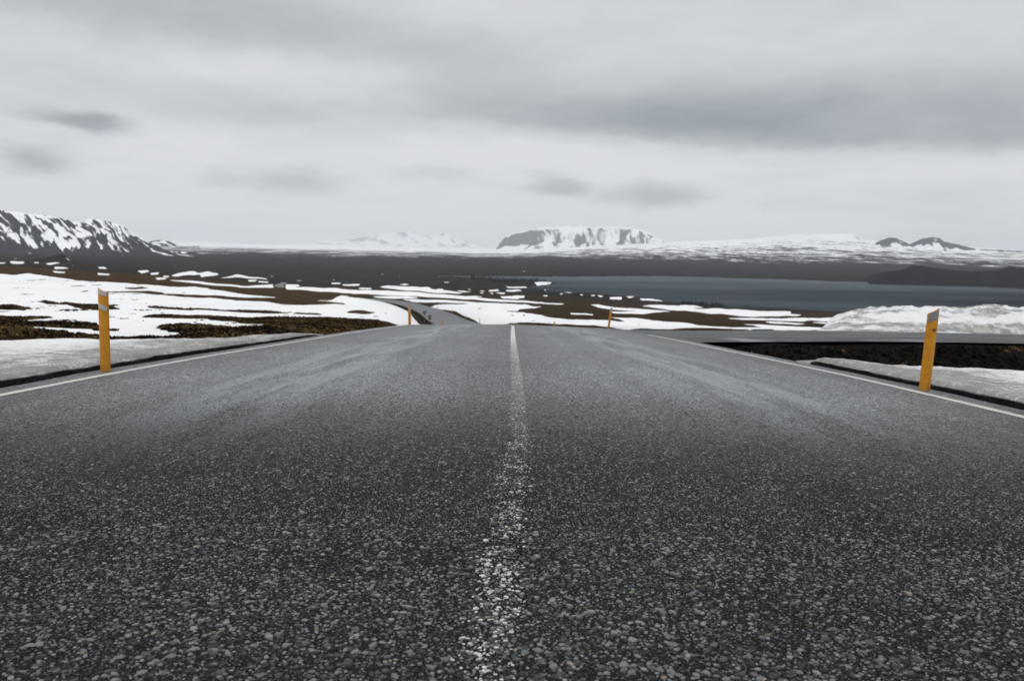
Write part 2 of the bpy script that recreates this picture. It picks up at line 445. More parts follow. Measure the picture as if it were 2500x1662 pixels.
def mat_post():
    m, T, b = new_mat('post_plastic')
    P = objco(T)
    n = T.noise(P, 14, 5, 0.65); n2 = T.noise(T.vmath('MULTIPLY', P, (60, 60, 6)), 1.0, 4, 0.6)
    z = T.xyz(P)[2]
    c = T.mix(T.ramp(n, 0.3, 0.75), (0.60, 0.265, 0.012), (0.46, 0.185, 0.009))
    c = T.mix(T.math('MULTIPLY', T.ramp(n2, 0.58, 0.75), 0.35), c, (0.16, 0.08, 0.02))
    c = T.mix(T.ramp(z, 0.16, 0.0, 0, 0.25), c, (0.20, 0.12, 0.05))
    bsdf(T, b, c, 0.5, None, 0.35)
    return m
M_POST = mat_post()
M_REFL2 = mat_plain('reflector_worn', (0.22, 0.23, 0.245), 0.4, 0.35, 30, 0.4)
M_REFL = mat_plain('reflector_sheet', (0.50, 0.51, 0.53), 0.35, 0.35, 30, 0.5)
M_STAIN = mat_plain('post_stain', (0.19, 0.085, 0.016), 0.7, 0.5, 60)
M_STEEL = mat_plain('galvanised_steel', (0.16, 0.17, 0.18), 0.5, 0.3, 8, 0.5, 0.3)
M_TREE = mat_plain('spruce_needles', (0.012, 0.017, 0.012), 0.8, 0.4, 0.6, 0.2)
M_TRUNK = mat_plain('spruce_bark', (0.03, 0.022, 0.017), 0.9)

# ------------------------------------------------------------------ road profile and path
DROP = hermite([-15, 0, 5.6, 7, 13, 22, 30, 45, 60, 90, 110, 125, 150, 200, 250, 300, 335, 370],
               [-0.15, 0.75, 1.12, 1.215, 1.69, 2.45, 3.2, 5.05, 7.0, 10.4, 12.2, 13.45, 15.45, 18.6, 21.5, 24.0, 25.6, 27.6])
PATHX = hermite([-15, 0, 15, 30, 45, 60, 90, 125, 150, 200, 250, 300, 330, 350, 362],
                [0, 0, 0, -0.05, -0.4, -1.3, -4.2, -9.0, -12.9, -21.2, -31.5, -45.5, -58.5, -72.0, -84])
HALF = 4.2
CROWN = 0.025

_yy = np.concatenate([np.arange(-15, 12, 0.25), np.arange(12, 60, 0.75), np.arange(60, 362, 2.0)])
_px = PATHX(_yy)
_tx = np.gradient(_px, _yy); _tn = np.sqrt(1 + _tx**2)
NX, NY = 1 / _tn, -_tx / _tn           # unit vector to the right of travel

def road_grid(d, yidx=slice(None)):
    """positions of lateral offsets d (k,) for path rows"""
    c = _px[yidx][:, None]; y = _yy[yidx][:, None]; nx = NX[yidx][:, None]; ny = NY[yidx][:, None]
    X = c + nx * d; Y = y + ny * d; Z = CAMZ - DROP(y) - CROWN * np.abs(d)
    return X, Y, np.broadcast_to(Z, X.shape)

dd = np.array([-4.3, -4.2, -3.9, -3.4, -2.8, -2.1, -1.4, -0.7, -0.25, 0, 0.25, 0.7, 1.4, 2.1, 2.8, 3.4, 3.9, 4.2, 4.3])
X, Y, Z = road_grid(dd)
X = X.copy(); Y = Y.copy(); Z = Z.copy()
Z[:, 0] -= 0.10; Z[:, -1] -= 0.10
jit = fbm(_yy * 1.7, _yy * 0 + 3.3, 3, 5) * 0.04
X[:, :2] += jit[:, None]; X[:, -2:] += fbm(_yy * 1.7, _yy * 0 + 8.3, 3, 6)[:, None] * 0.04
me = mesh_np('road', np.stack([X, Y, Z], -1).reshape(-1, 3), grid_faces(len(_yy), len(dd)), M_ASPH, attrs={'bed': np.repeat((1 - sstep(2.2, 6.8, _yy))[:, None], len(dd), 1).ravel()})
ROAD = obj('road', me, kind='structure')
ROAD['label'] = 'grey chip seal road running downhill over the crest and curving left'

def strip(name, d0, w, y0, y1, step, mat, wear, parent, lift=0.004, wob=0.0, pathfn=None, seed=3):
    ys = np.arange(y0, y1 + step, step)
    c = PATHX(ys); off = (pathfn(ys) if pathfn else 0)
    e1 = fbm(ys * 9, ys * 0, 3, seed) * wob; e2 = fbm(ys * 9, ys * 0 + 5, 3, seed + 1) * wob
    L = c + off + d0 - w / 2 + e1; R = c + off + d0 + w / 2 + e2
    V = []
    for xx in (L, (L + R) / 2, R):
        V.append(np.stack([xx, ys, CAMZ - DROP(ys) - CROWN * np.abs(xx - c) + lift], -1))
    V = np.stack(V, 1)
    wr = np.repeat(wear(ys)[:, None], 3, 1)
    me = mesh_np(name, V.reshape(-1, 3), grid_faces(len(ys), 3), mat, attrs={'wear': wr.ravel()})
    return obj(name, me, parent=parent)

CLX = hermite([1.2, 1.4, 2.2, 3.8, 6, 10, 25, 40], [-0.03, -0.03, -0.012, 0.045, 0.05, 0.03, 0.02, 0.0])
strip('edge_line', -3.88, 0.105, -12, 60, 0.25, M_EDGE, lambda y: np.full_like(y, 0.12), ROAD, wob=0.012, seed=21)
strip('edge_line', 3.88, 0.105, -12, 20.6, 0.25, M_EDGE, lambda y: np.full_like(y, 0.25), ROAD, wob=0.012, seed=31)
strip("centre_line", 0, 0.095, 1.0, 25, 0.12, M_CENTRE,
      lambda y: np.interp(y, [1, 4.5, 6, 9, 12, 15, 25], [0.80, 0.68, 0.57, 0.48, 0.37, 0.10, 0.05]), ROAD, wob=0.012, pathfn=CLX, seed=41)

# loose relief of the surface: stones of the chip seal close to the camera
def stone_field():
    y0, y1 = 1.15, 5.6
    sp = 0.0102
    n = 0
    xs_all, ys_all = [], []
    yr = np.arange(y0, y1, sp * 0.9)
    for y in yr:
        w = 0.77 * y + 0.12
        x = np.arange(-w, w, sp)
        xs_all.append(x + (n % 2) * sp / 2); ys_all.append(np.full_like(x, y)); n += 1
    x = np.concatenate(xs_all); y = np.concatenate(ys_all)
    x = x + RNG.uniform(-1, 1, len(x)) * sp * 0.42; y = y + RNG.uniform(-1, 1, len(y)) * sp * 0.42
    # thin out: fewer stones with distance (the surface's own texture goes on) and in the polished tracks
    p = np.interp(y, [1.1, 2.6, 3.3, 4.2, 5.6], [0.86, 0.84, 0.60, 0.28, 0.02])
    p = p * (1 - 0.35 * sstep(0.1, 0.5, fbm(x * 3, y * 3, 3, 77)))
    keep = RNG.random(len(x)) < p
    x, y = x[keep], y[keep]
    r = np.clip(RNG.lognormal(math.log(0.0046), 0.36, len(x)), 0.0024, 0.0115)
    h = r * RNG.uniform(0.22, 0.6, len(x))
    tone = RNG.random(len(x)); lift = 0.30 * sstep(2.6, 5.0, y); tone = lift + (1 - lift) * tone
    cl = CLX(y)
    inl = np.exp(-((x - cl) / 0.062) ** 4)
    blot = fbm(x * 11, y * 7, 4, 55)
    prob = np.interp(y, [1.1, 1.5, 2.3, 3.2, 6], [0.32, 0.26, 0.24, 0.22, 0.22])
    paint = (RNG.random(len(x)) < prob * inl * np.clip(1.0 + 2.6 * blot, 0, 3)).astype(float)
    return x, y, r, h, tone, paint
sx, sy, sr, sh, st, sp_ = stone_field()
ng = 42000
gy_ = np.sqrt(RNG.uniform(1.15 ** 2, 2.9 ** 2, ng)); gx_ = RNG.uniform(-0.80, 0.80, ng) * gy_
gr_ = RNG.uniform(0.0013, 0.0029, ng)
N_BIG = len(sx)
sx = np.concatenate([sx, gx_]); sy = np.concatenate([sy, gy_]); sr = np.concatenate([sr, gr_]); sh = np.concatenate([sh, gr_ * RNG.uniform(0.5, 1.0, ng)])
st = np.concatenate([st, RNG.random(ng)]); sp_ = np.concatenate([sp_, (RNG.random(ng) < 0.22 * np.exp(-((gx_ - CLX(gy_)) / 0.062) ** 4)).astype(float)])

def stone_mesh(idx, k, rings, name):
    n = len(idx)
    x, y, r, h = sx[idx], sy[idx], sr[idx], sh[idx]
    zb = CAMZ - DROP(y) - CROWN * np.abs(x) - 0.0015
    ang0 = RNG.uniform(0, 2 * math.pi, n)
    asp = RNG.uniform(0.5, 0.9, n); rot = RNG.normal(0, 0.45, n)
    tlx = RNG.uniform(-0.5, 0.5, n); tly = RNG.uniform(-0.5, 0.5, n)
    V = []
    prof = [(1.0, 0.0), (0.82, 0.72)] if rings == 2 else [(1.0, 0.0), (0.62, 0.85)]
    base_j = RNG.uniform(0.78, 1.18, (n, k))
    for (rr, hh) in prof:
        for j in range(k):
            a = ang0 + 2 * math.pi * j / k
            q = r * rr * base_j[:, j]
            ex, ey = q * np.cos(a), q * np.sin(a) * asp
            px = ex * np.cos(rot) - ey * np.sin(rot); py = ex * np.sin(rot) + ey * np.cos(rot)
            zz = h * hh * (1 + (tlx * px + tly * py) / r * 0.8) + 0.0015 * (hh > 0)
            V.append(np.stack([x + px, y + py, zb + zz], -1))
    if rings == 2: V.append(np.stack([x, y, zb + h * 1.0 + 0.0015], -1))
    nv = len(V); V = np.stack(V, 1).reshape(-1, 3)
    f = []
    for j in range(k):
        a, b2, c, d = j, (j + 1) % k, k + (j + 1) % k, k + j
        f += [(a, b2, c), (a, c, d)]
        if rings == 2: f.append((k + j, k + (j + 1) % k, 2 * k))
    if rings == 1: f += [(k, k + j, k + j + 1) for j in range(1, k - 1)]
    f = np.array(f)
    Fc = (np.arange(n)[:, None, None] * nv + f[None]).reshape(-1, 3)
    return mesh_np(name, V, Fc, M_STONE, smooth=False, attrs={'tone': np.repeat(st[idx], nv), 'paint': np.repeat(sp_[idx], nv)})

ppx, ppy = project(sx, sy, CAMZ - DROP(sy) - CROWN * np.abs(sx))
inview = (ppx > 15) & (ppx < 2485) & (ppy < 1650) & (ppy > 1560) & (sp_ < 0.5)
cand = np.where(inview)[0]
near300 = cand[np.argsort(-sr[cand] * 1000 / np.hypot(sy[cand], 0.7))][:300]
rest = np.setdiff1d(np.arange(len(sx)), near300)
fine = rest[(sy[rest] < 2.3) & (rest < N_BIG)]; coarse = rest[(sy[rest] >= 2.3) | (rest >= N_BIG)]
obj('aggregate', stone_mesh(fine, 6, 2, 'aggregate'), parent=ROAD, kind='stuff')
obj('aggregate', stone_mesh(coarse, 4, 1, 'aggregate'), parent=ROAD, kind='stuff')
# the largest stones in the foreground, one by one, sharing a few shapes
shapes = []
for q in range(9):
    k = 8; vs = []
    bj = RNG.uniform(0.8, 1.15, k); tl = RNG.uniform(-0.3, 0.3, 2); asp = RNG.uniform(0.55, 0.85)
    for rr, hh in ((1, 0), (0.86, 0.6), (0.5, 0.93)):
        for j in range(k):
            a = 2 * math.pi * j / k
            ex, ey = rr * bj[j] * math.cos(a), rr * bj[j] * math.sin(a) * asp
            vs.append((ex, ey, hh * (1 + tl[0] * ex + tl[1] * ey) + (0.05 if hh else 0)))
    vs.append((0, 0, 1.0))
    fs = []
    for lv in (0, 1):
        for j in range(k):
            a, b2, c, d = lv * k + j, lv * k + (j + 1) % k, (lv + 1) * k + (j + 1) % k, (lv + 1) * k + j
            fs += [(a, b2, c), (a, c, d)]
    for j in range(k): fs.append((2 * k + j, 2 * k + (j + 1) % k, 3 * k))
    shapes.append(mesh_np('aggregate_stone', vs, fs, M_STONE1, smooth=False))
for i in near300:
    o = bpy.data.objects.new('aggregate_stone', shapes[int(i) % 9])
    r = float(sr[i]) * 1.1
    o.location = (float(sx[i]), float(sy[i]), float(CAMZ - DROP(sy[i]) - CROWN * abs(sx[i])) - 0.001)
    o.scale = (r, r, float(sh[i]) + 0.001); o.rotation_euler = (0, 0, random.gauss(0, 0.4) + random.choice((0, math.pi)))
    link(o, parent=ROAD)

# ------------------------------------------------------------------ side road on the right
def side_drop(x, y):
    k = sstep(4.0, 12.0, x)
    return (DROP(y) + 0.105) * (1 - k) + (2.32 + 0.079 * (y - 20.3)) * k
def side_near(x): return np.interp(x, [3.6, 4.2, 5.0, 6.5, 9, 14, 40, 90], [17.6, 17.9, 18.7, 19.3, 19.8, 20.3, 22.5, 28])
def side_far(x): return np.interp(x, [3.6, 5, 7, 10, 15, 40, 90], [29.5, 27.8, 27.0, 26.6, 26.7, 28.5, 34])
sxs = np.concatenate([np.arange(3.9, 16, 0.3), np.arange(16, 92, 2.0)])
rows = np.linspace(0, 1, 14)
yn, yf = side_near(sxs), side_far(sxs)
SX = np.repeat(sxs[:, None], 14, 1); SY = yn[:, None] * (1 - rows) + yf[:, None] * rows
SY[:, 0] -= 0.16 * np.abs(fbm(sxs * 1.6, sxs * 0, 4, 801)); SY[:, -1] += 0.3 * fbm(sxs * 0.9, sxs * 0, 4, 803)
SZ = CAMZ - side_drop(SX, SY) + 0.006
SZ[:, 0] -= 0.09; SZ[:, -1] -= 0.09
SIDE = obj('side_road', mesh_np('side_road', np.stack([SX, SY, SZ], -1).reshape(-1, 3), grid_faces(len(sxs), 14)[:, ::-1], M_SIDE), kind='structure')
SIDE['label'] = 'narrow paved side road joining from the right at the junction'

# ------------------------------------------------------------------ terrain: drop per metre of distance, by column and distance
ZR = [20, 30, 45, 60, 90, 125, 150, 200, 250, 300, 350, 450, 600, 800, 1100, 1500, 2000, 2500, 3500, 5000, 7000, 10000, 15000, 32000]
TAB = {
 0:    [122, 109, 98, 91, 80, 70.5, 66, 59, 53, 47, 44, 43.2, 42.6, 41.5, 39, 36, 32, 28, 22.5, 16.6, 12, 8.4, 5.6, 2.7],
 350:  [122.5, 112, 103, 97, 88, 80, 75.5, 69.5, 64, 59, 54.5, 52, 51, 49.5, 46, 42, 36, 30.5, 23.5, 16.8, 12, 8.4, 5.6, 2.7],
 700:  [123, 114, 109, 105, 99, 92.5, 89, 82, 77, 73, 70, 65, 63.3, 60.5, 56, 51, 42, 34, 24.3, 17, 12.1, 8.5, 5.6, 2.7],
 930:  [124, 117, 113.5, 111.5, 107, 101.5, 97.5, 90, 84, 79, 75.5, 69.5, 66, 62.5, 57.5, 52, 42.3, 34, 24.3, 17, 12.1, 8.5, 5.6, 2.7],
 1100: [124, 117, 119, 121, 118, 110, 104.5, 94, 87, 81, 76.5, 70.5, 67, 63, 58.5, 53, 42.5, 34, 24.3, 17, 12.1, 8.5, 5.6, 2.7],
 1250: [124, 116, 115, 113, 109.5, 105.5, 102, 95.5, 90, 85.5, 82, 76.5, 71.5, 67, 61.5, 55, 43, 34, 24.3, 17, 12.1, 8.3, 5.6, 2.7],
 1500: [124, 113, 108.5, 106, 102.5, 99.5, 97.5, 94, 91, 88, 85.5, 81.5, 77, 71.5, 66, 59, 44, 34.8, 24.6, 16, 6, -4, -3, -1],
 1600: [124, 112, 108, 105.5, 102, 99.6, 98, 95, 92, 89.5, 87.5, 84.5, 80, 75.5, 70.5, 59, 44, 34.8, 24.7, 15.8, 4.5, -9, -7, -3],
 1750: [123, 110, 107, 105, 102, 100, 98.5, 96, 94, 92.3, 91, 88.5, 85, 81, 77.5, 58, 44, 34.8, 24.8, 15.5, 3, -14, -9, -4],
 2000: [122, 108, 105.5, 104, 101.5, 99.5, 98.3, 96.3, 94.8, 93.5, 92.3, 90.5, 88, 84, 79.5, 58, 44, 35, 25, 15, 1, -22, -14, -6],
 2250: [122, 108, 105.5, 104, 101.5, 99.5, 98.3, 96.3, 94.8, 93.5, 92.3, 90.5, 88, 84, 79.5, 58, 44, 35, 25, 15, 1.5, -14, -9, -4],
 2500: [122, 108, 105.5, 104, 101.5, 99.5, 98.3, 96.3, 94.8, 93.5, 92.3, 90.5, 88, 84, 79.5, 58, 44, 35, 25, 15.5, 3, -8, -6, -3],
}
cols = sorted(TAB)
CU_ = np.array([float(unproj(c, 700)[0]) for c in cols])
LZ = np.log(np.array([5.0, 10.0] + ZR))
tab = np.array([[(DROP(5.0) + 0.25) / 5 * 1000, (DROP(10.0) + 0.25) / 10 * 1000] + TAB[c] for c in cols]) / 1000
UF = np.linspace(-1.6, 1.6, 641); LF = np.linspace(math.log(2.0), math.log(33000), 520)
t1 = np.array([np.interp(LF, LZ, r) for r in tab])
TF = np.array([np.interp(UF, CU_, t1[:, j]) for j in range(len(LF))]).T
near_t = (DROP(np.exp(LF)) + 0.25) / np.exp(LF)
TF[:, np.exp(LF) < 7] = near_t[np.exp(LF) < 7]
def blur(a, n, ax):
    k = np.hanning(2 * n + 3)[1:-1]; k /= k.sum()
    p = np.pad(a, [(n, n) if i == ax else (0, 0) for i in range(2)], mode='edge')
    out = np.zeros_like(a)
    for i, w in enumerate(k):
        out += w * (p[i:i + a.shape[0]] if ax == 0 else p[:, i:i + a.shape[1]])
    return out
TF = blur(blur(TF, 12, 0), 5, 1)

def bilin(A, fi, fj):
    fi = np.clip(fi, 0, A.shape[0] - 1.001); fj = np.clip(fj, 0, A.shape[1] - 1.001)
    i = fi.astype(int); j = fj.astype(int); a = fi - i; b = fj - j
    return A[i, j] * (1 - a) * (1 - b) + A[i + 1, j] * a * (1 - b) + A[i, j + 1] * (1 - a) * b + A[i + 1, j + 1] * a * b

def tt(u, y):
    return bilin(TF, (u + 1.6) / 3.2 * 640, (np.log(np.maximum(y, 2.0)) - LF[0]) / (LF[-1] - LF[0]) * 519)

# --- masks drawn in photograph pixels: where snow lies and where the lake is
ZW = {'a': (0, 640, 4.718), 'b': (400, 640, 3.932), 'c': (860, 680, 5.8975), 'd': (1180, 520, 3.774), 'e': (1400, 700, 3.932), 'f': (1980, 740, 4.537), 's': (0, 0, 1)}
ADD, SUB = 1, 0
POLY = [
 (1, 'a', [(-900, 120), (0, 140), (200, 150), (320, 135), (480, 155), (700, 185), (900, 215), (1200, 232), (1500, 245), (1700, 265), (2000, 285), (2400, 303), (2420, 860), (2190, 850), (1800, 866), (1500, 872), (1250, 862), (1140, 850), (900, 825), (640, 800), (340, 768), (130, 690), (0, 650), (-900, 620)]),
 (0, 'a', [(150, 690), (450, 690), (800, 705), (1130, 725), (1140, 765), (800, 770), (600, 765), (340, 755), (200, 720)]),
 (0, 'a', [(0, 628), (200, 640), (450, 640), (620, 648), (600, 660), (300, 668), (130, 690), (0, 660), (-900, 660), (-900, 610)]),
 (0, 'a', [(1790, 775), (1850, 745), (2000, 735), (2100, 722), (2200, 740), (2420, 735), (2420, 862), (2200, 850), (2100, 830), (1960, 805), (1850, 785)]),
 (0, 'a', [(1650, 640), (1720, 620), (1850, 610), (2420, 620), (2420, 665), (2000, 655), (1800, 645)]),
 (0, 'a', [(1690, 515), (1800, 512), (2000, 525), (2200, 540), (2420, 540), (2420, 572), (2200, 565), (2000, 550), (1750, 530)]),
 (0, 'a', [(1060, 345), (1230, 335), (1500, 340), (1700, 335), (1900, 350), (2100, 375), (2420, 380), (2420, 415), (2100, 410), (1900, 385), (1600, 362), (1400, 352)]),
 (0, 'a', [(1450, 290), (1620, 285), (1700, 300), (1550, 315), (1440, 300)]),
 (0, 'a', [(440, 455), (540, 440), (690, 470), (760, 460), (900, 480), (1100, 485), (1280, 490), (1390, 500), (1300, 515), (1390, 545), (1250, 550), (960, 550), (860, 520), (760, 495), (560, 485)]),
 (0, 'a', [(-900, 470), (0, 490), (150, 490), (250, 515), (375, 542), (280, 562), (50, 555), (-900, 545)]),
 (0, 'a', [(930, 340), (1020, 325), (1020, 335), (940, 347)]),
 (0, 'a', [(940, 790), (1100, 780), (1450, 776), (1460, 788), (1100, 795)]),
 (1, 'b', [(300, 240), (450, 262), (700, 295), (900, 320), (1090, 342), (1090, 348), (800, 338), (500, 322), (150, 310), (0, 300), (0, 240)]),
 (1, 'b', [(300, 345), (450, 345), (700, 365), (1000, 385), (1190, 410), (1350, 415), (1500, 410), (1640, 405), (1830, 415), (1700, 395), (1440, 368), (1600, 370), (1700, 320), (1850, 340), (1990, 345), (2100, 375), (2250, 420), (2350, 460), (2450, 580), (2450, 640), (2250, 640), (2220, 600), (2180, 580), (2050, 550), (1900, 540), (1500, 530), (1100, 525), (850, 540), (700, 535), (450, 520), (300, 515)]),
 (0, 'b', [(250, 440), (300, 445), (600, 465), (830, 460), (1000, 460), (1200, 488), (1050, 497), (800, 485), (600, 475), (300, 462), (250, 462)]),
 (0, 'b', [(1250, 486), (1500, 493), (1550, 502), (1400, 504), (1250, 497)]),
 (0, 'b', [(1750, 470), (1850, 460), (1920, 456), (2015, 485), (1990, 499), (1830, 499), (1760, 485)]),
 (1, 'b', [(350, 562), (600, 575), (870, 595), (985, 605), (920, 630), (780, 635), (680, 642), (600, 635), (450, 620), (350, 615)]),
 (1, 'b', [(0, 545), (300, 560), (400, 563), (400, 616), (200, 605), (150, 605), (0, 612)]),
 (1, 'b', [(0, 660), (150, 685), (255, 705), (200, 712), (0, 718)]),
 (1, 'b', [(1215, 622), (1350, 640), (1480, 655), (1680, 665), (1600, 670), (1500, 662), (1310, 657), (1250, 636)]),
 (1, 'b', [(40, 172), (250, 178), (500, 205), (800, 230), (1050, 213), (1050, 248), (800, 244), (500, 227), (200, 194)]),
 (1, 'b', [(1185, 235), (1190, 215), (1290, 212), (1310, 230), (1260, 240), (1600, 250), (1900, 270), (2359, 280), (2359, 315), (2000, 312), (1600, 290), (1250, 262), (1190, 262)]),
 (1, 'b', [(80, 130), (170, 100), (290, 85), (330, 105), (420, 92), (520, 105), (530, 120), (430, 135), (350, 150), (340, 120), (200, 125), (120, 140)]),
 (1, 'b', [(540, 150), (700, 118), (830, 140), (960, 155), (1010, 168), (900, 160), (700, 147)]),
 (1, 'b', [(810, 168), (890, 168), (880, 182), (820, 184)]), (1, 'b', [(900, 183), (1000, 188), (1000, 200), (910, 195)]), (1, 'b', [(0, 128), (70, 133), (40, 147), (0, 144)]),
 (1, 'b', [(1605, 198), (1700, 201), (1690, 214), (1610, 212)]), (1, 'b', [(1710, 213), (1890, 208), (1860, 226), (1720, 226)]), (1, 'b', [(1880, 243), (1990, 254), (1960, 266), (1890, 258)]),
 (1, 'a', [(620, 58), (760, 63), (810, 75), (640, 87)]), (1, 'a', [(1125, 58), (1200, 60), (1262, 80), (1150, 80)]), (1, 'a', [(510, 20), (640, 3), (700, 13), (560, 37)]),
 (1, 'a', [(1590, 100), (1700, 88), (1720, 110), (1640, 130)]), (1, 'a', [(1730, 130), (1830, 118), (1820, 147), (1740, 152)]),
 (1, 'a', [(1780, 183), (1900, 178), (1915, 200), (1800, 207)]), (1, 'a', [(130, -4), (270, -4), (270, 22), (140, 22)]), (1, 'a', [(-200, 3), (90, 8), (60, 20), (-200, 17)]),
 (1, 'a', [(600, 103), (750, 113), (740, 127), (620, 120)]), (1, 'a', [(1130, 130), (1280, 138), (1250, 152), (1150, 147)]), (1, 'a', [(370, -2), (440, -4), (430, 8), (380, 8)]),
 (1, 'c', [(0, 165), (300, 180), (800, 185), (1100, 210), (1500, 240), (1890, 265), (1750, 275), (2000, 290), (2400, 320), (2400, 345), (1900, 320), (1500, 290), (1000, 262), (500, 240), (0, 222)]),
 (1, 'c', [(370, 120), (500, 105), (700, 110), (880, 112), (980, 130), (1080, 118), (1150, 145), (1300, 165), (1500, 190), (1600, 205), (1550, 217), (1200, 205), (1000, 185), (700, 160), (450, 140)]),
 (1, 'c', [(270, 258), (500, 250), (800, 258), (950, 275), (850, 291), (600, 291), (350, 276)]),
 (1, 'c', [(700, 300), (900, 297), (1300, 310), (1600, 325), (1750, 350), (1900, 345), (2400, 370), (2400, 645), (1920, 665), (1850, 620), (1700, 560), (1500, 470), (1300, 430), (1150, 390), (1400, 372), (1700, 368), (1600, 355), (1200, 347), (900, 336)]),
 (0, 'c', [(1770, 445), (1870, 420), (1900, 390), (2100, 385), (2230, 405), (2100, 420), (1980, 432), (1850, 437)]), (0, 'c', [(2215, 463), (2400, 470), (2400, 490), (2260, 482)]),
 (1, 'c', [(-100, 275), (240, 285), (400, 330), (520, 370), (700, 410), (820, 450), (900, 560), (930, 600), (920, 690), (740, 700), (660, 655), (590, 625), (400, 585), (-100, 570)]),
 (0, 'c', [(-80, 485), (60, 460), (150, 455), (220, 470), (320, 490), (250, 512), (100, 515), (-60, 505)]),
 (1, 'c', [(690, 80), (760, 70), (825, 80), (760, 97)]), (1, 'c', [(1230, 143), (1310, 148), (1300, 167), (1240, 162)]), (1, 'c', [(1480, 170), (1600, 173), (1740, 190), (1600, 197)]),
 (1, 'c', [(1675, 147), (1715, 147), (1705, 167)]), (1, 'c', [(1830, 173), (1915, 178), (1850, 190)]), (1, 'c', [(1810, 198), (1895, 210), (1850, 217)]),
 (1, 'c', [(1960, 173), (2110, 163), (2115, 184), (1970, 187)]), (1, 'c', [(2070, 203), (2205, 203), (2150, 224)]), (1, 'c', [(2220, 168), (2359, 173), (2359, 192), (2230, 184)]),
 (1, 'c', [(2140, 255), (2400, 245), (2400, 300), (2200, 285)]), (1, 'c', [(100, 133), (280, 150), (260, 162), (120, 152)]), (1, 'c', [(0, 88), (120, 78), (105, 102), (0, 107)]),
 (1, 'd', [(0, 790), (200, 800), (400, 810), (600, 830), (760, 838), (720, 848), (500, 835), (200, 812), (0, 808)]),
 (1, 'd', [(-20, 825), (250, 840), (400, 845), (450, 862), (550, 865), (480, 880), (340, 890), (210, 905), (330, 915), (550, 940), (620, 965), (800, 985), (1000, 990), (1300, 1005), (1300, 1050), (1000, 1042), (700, 1027), (560, 1017), (250, 1007), (190, 1035), (60, 1035), (-20, 1035)]),
 (1, 'd', [(975, 850), (1050, 848), (1200, 865), (1500, 885), (1750, 908), (1600, 914), (1300, 896), (1050, 876)]),
 (1, 'd', [(1150, 905), (1500, 905), (1600, 912), (1480, 932), (1200, 922)]),
 (1, 'd', [(1465, 855), (1550, 845), (1800, 855), (2000, 890), (2359, 885), (2359, 942), (2100, 927), (1900, 907), (1700, 892)]),
 (1, 'd', [(1810, 853), (1950, 853), (2040, 876), (1900, 876)]),
 (1, 'd', [(160, 768), (380, 763), (370, 787), (180, 787)]), (1, 'd', [(530, 758), (600, 758), (590, 772)]), (1, 'd', [(1165, 772), (1285, 768), (1285, 794), (1170, 792)]),
 (1, 'd', [(1320, 763), (1412, 770), (1350, 784)]), (1, 'd', [(1450, 782), (1500, 788), (1600, 793), (1680, 815), (1550, 808), (1460, 802)]), (1, 'd', [(1040, 760), (1107, 765), (1080, 782)]),
 (1, 'd', [(970, 765), (1022, 756), (1010, 775)]), (1, 'd', [(712, 743), (748, 743), (735, 760)]), (1, 'd', [(800, 923), (1000, 934), (1000, 946), (820, 937)]), (1, 'd', [(888, 753), (917, 753), (905, 770)]),
 (1, 'd', [(470, 640), (560, 633), (640, 643), (600, 654), (480, 652)]), (1, 'd', [(740, 728), (800, 718), (870, 732), (800, 740)]), (1, 'd', [(980, 732), (1030, 720), (1080, 735), (1020, 745)]),
 (1, 'd', [(210, 678), (420, 681), (400, 694), (230, 690)]), (1, 'd', [(215, 709), (330, 703), (360, 720), (230, 724)]), (1, 'd', [(560, 699), (700, 709), (650, 720), (570, 716)]),
 (1, 'd', [(40, 711), (150, 706), (150, 720)]), (1, 'd', [(120, 733), (210, 733), (190, 749)]), (1, 'd', [(60, 736), (100, 733), (100, 747)]),
 (1, 'e', [(660, 185), (800, 172), (980, 180), (1120, 215), (1350, 210), (1640, 220), (1800, 235), (2080, 235), (2090, 260), (2200, 265), (2150, 280), (1900, 280), (1700, 288), (1450, 265), (1120, 240), (900, 210)]),
 (1, 'e', [(1470, 303), (1700, 298), (2000, 301), (2200, 298), (2400, 310), (2400, 327), (2200, 330), (1900, 322), (1600, 316)]),
 (1, 'e', [(1830, 330), (2000, 339), (2130, 350), (2250, 358), (2150, 364), (1900, 346)]), (1, 'e', [(2270, 345), (2420, 338), (2420, 362)]),
 (1, 'e', [(1620, 362), (1800, 362), (2000, 375), (2200, 385), (2500, 400), (2500, 445), (2000, 445), (1700, 440), (1500, 433), (1200, 420), (900, 410), (500, 400), (0, 357), (0, 325), (200, 320), (400, 330), (500, 335), (440, 310), (320, 290), (600, 300), (900, 330), (1200, 370), (1500, 395), (1870, 405)]),
 (1, 'f', [(-10, 160), (100, 165), (400, 155), (560, 150), (560, 200), (260, 205), (-10, 187)]),
 (1, 'f', [(450, 102), (500, 100), (495, 118), (455, 116)]),
]
LAKE = [(1035, 670.5), (1090, 669), (1180, 671), (1400, 673.2), (1600, 672.5), (1720, 675), (1800, 677.5), (1875, 679.5), (2080, 687), (2110, 687.5), (2500, 704), (4200, 760),
        (4200, 840), (2500, 778), (2120, 766), (2060, 761), (1900, 752), (1790, 749), (1700, 741), (1640, 737), (1560, 725), (1470, 716.5), (1370, 713), (1330, 711), (1335, 707), (1300, 703), (1275, 698), (1300, 694), (1360, 690), (1310, 685.5), (1240, 684.5), (1200, 681), (1130, 675.5), (1060, 673)]
PX0, PY0, KX, KY, PW, PH = -300, 630, 1, 3, 3100, 200
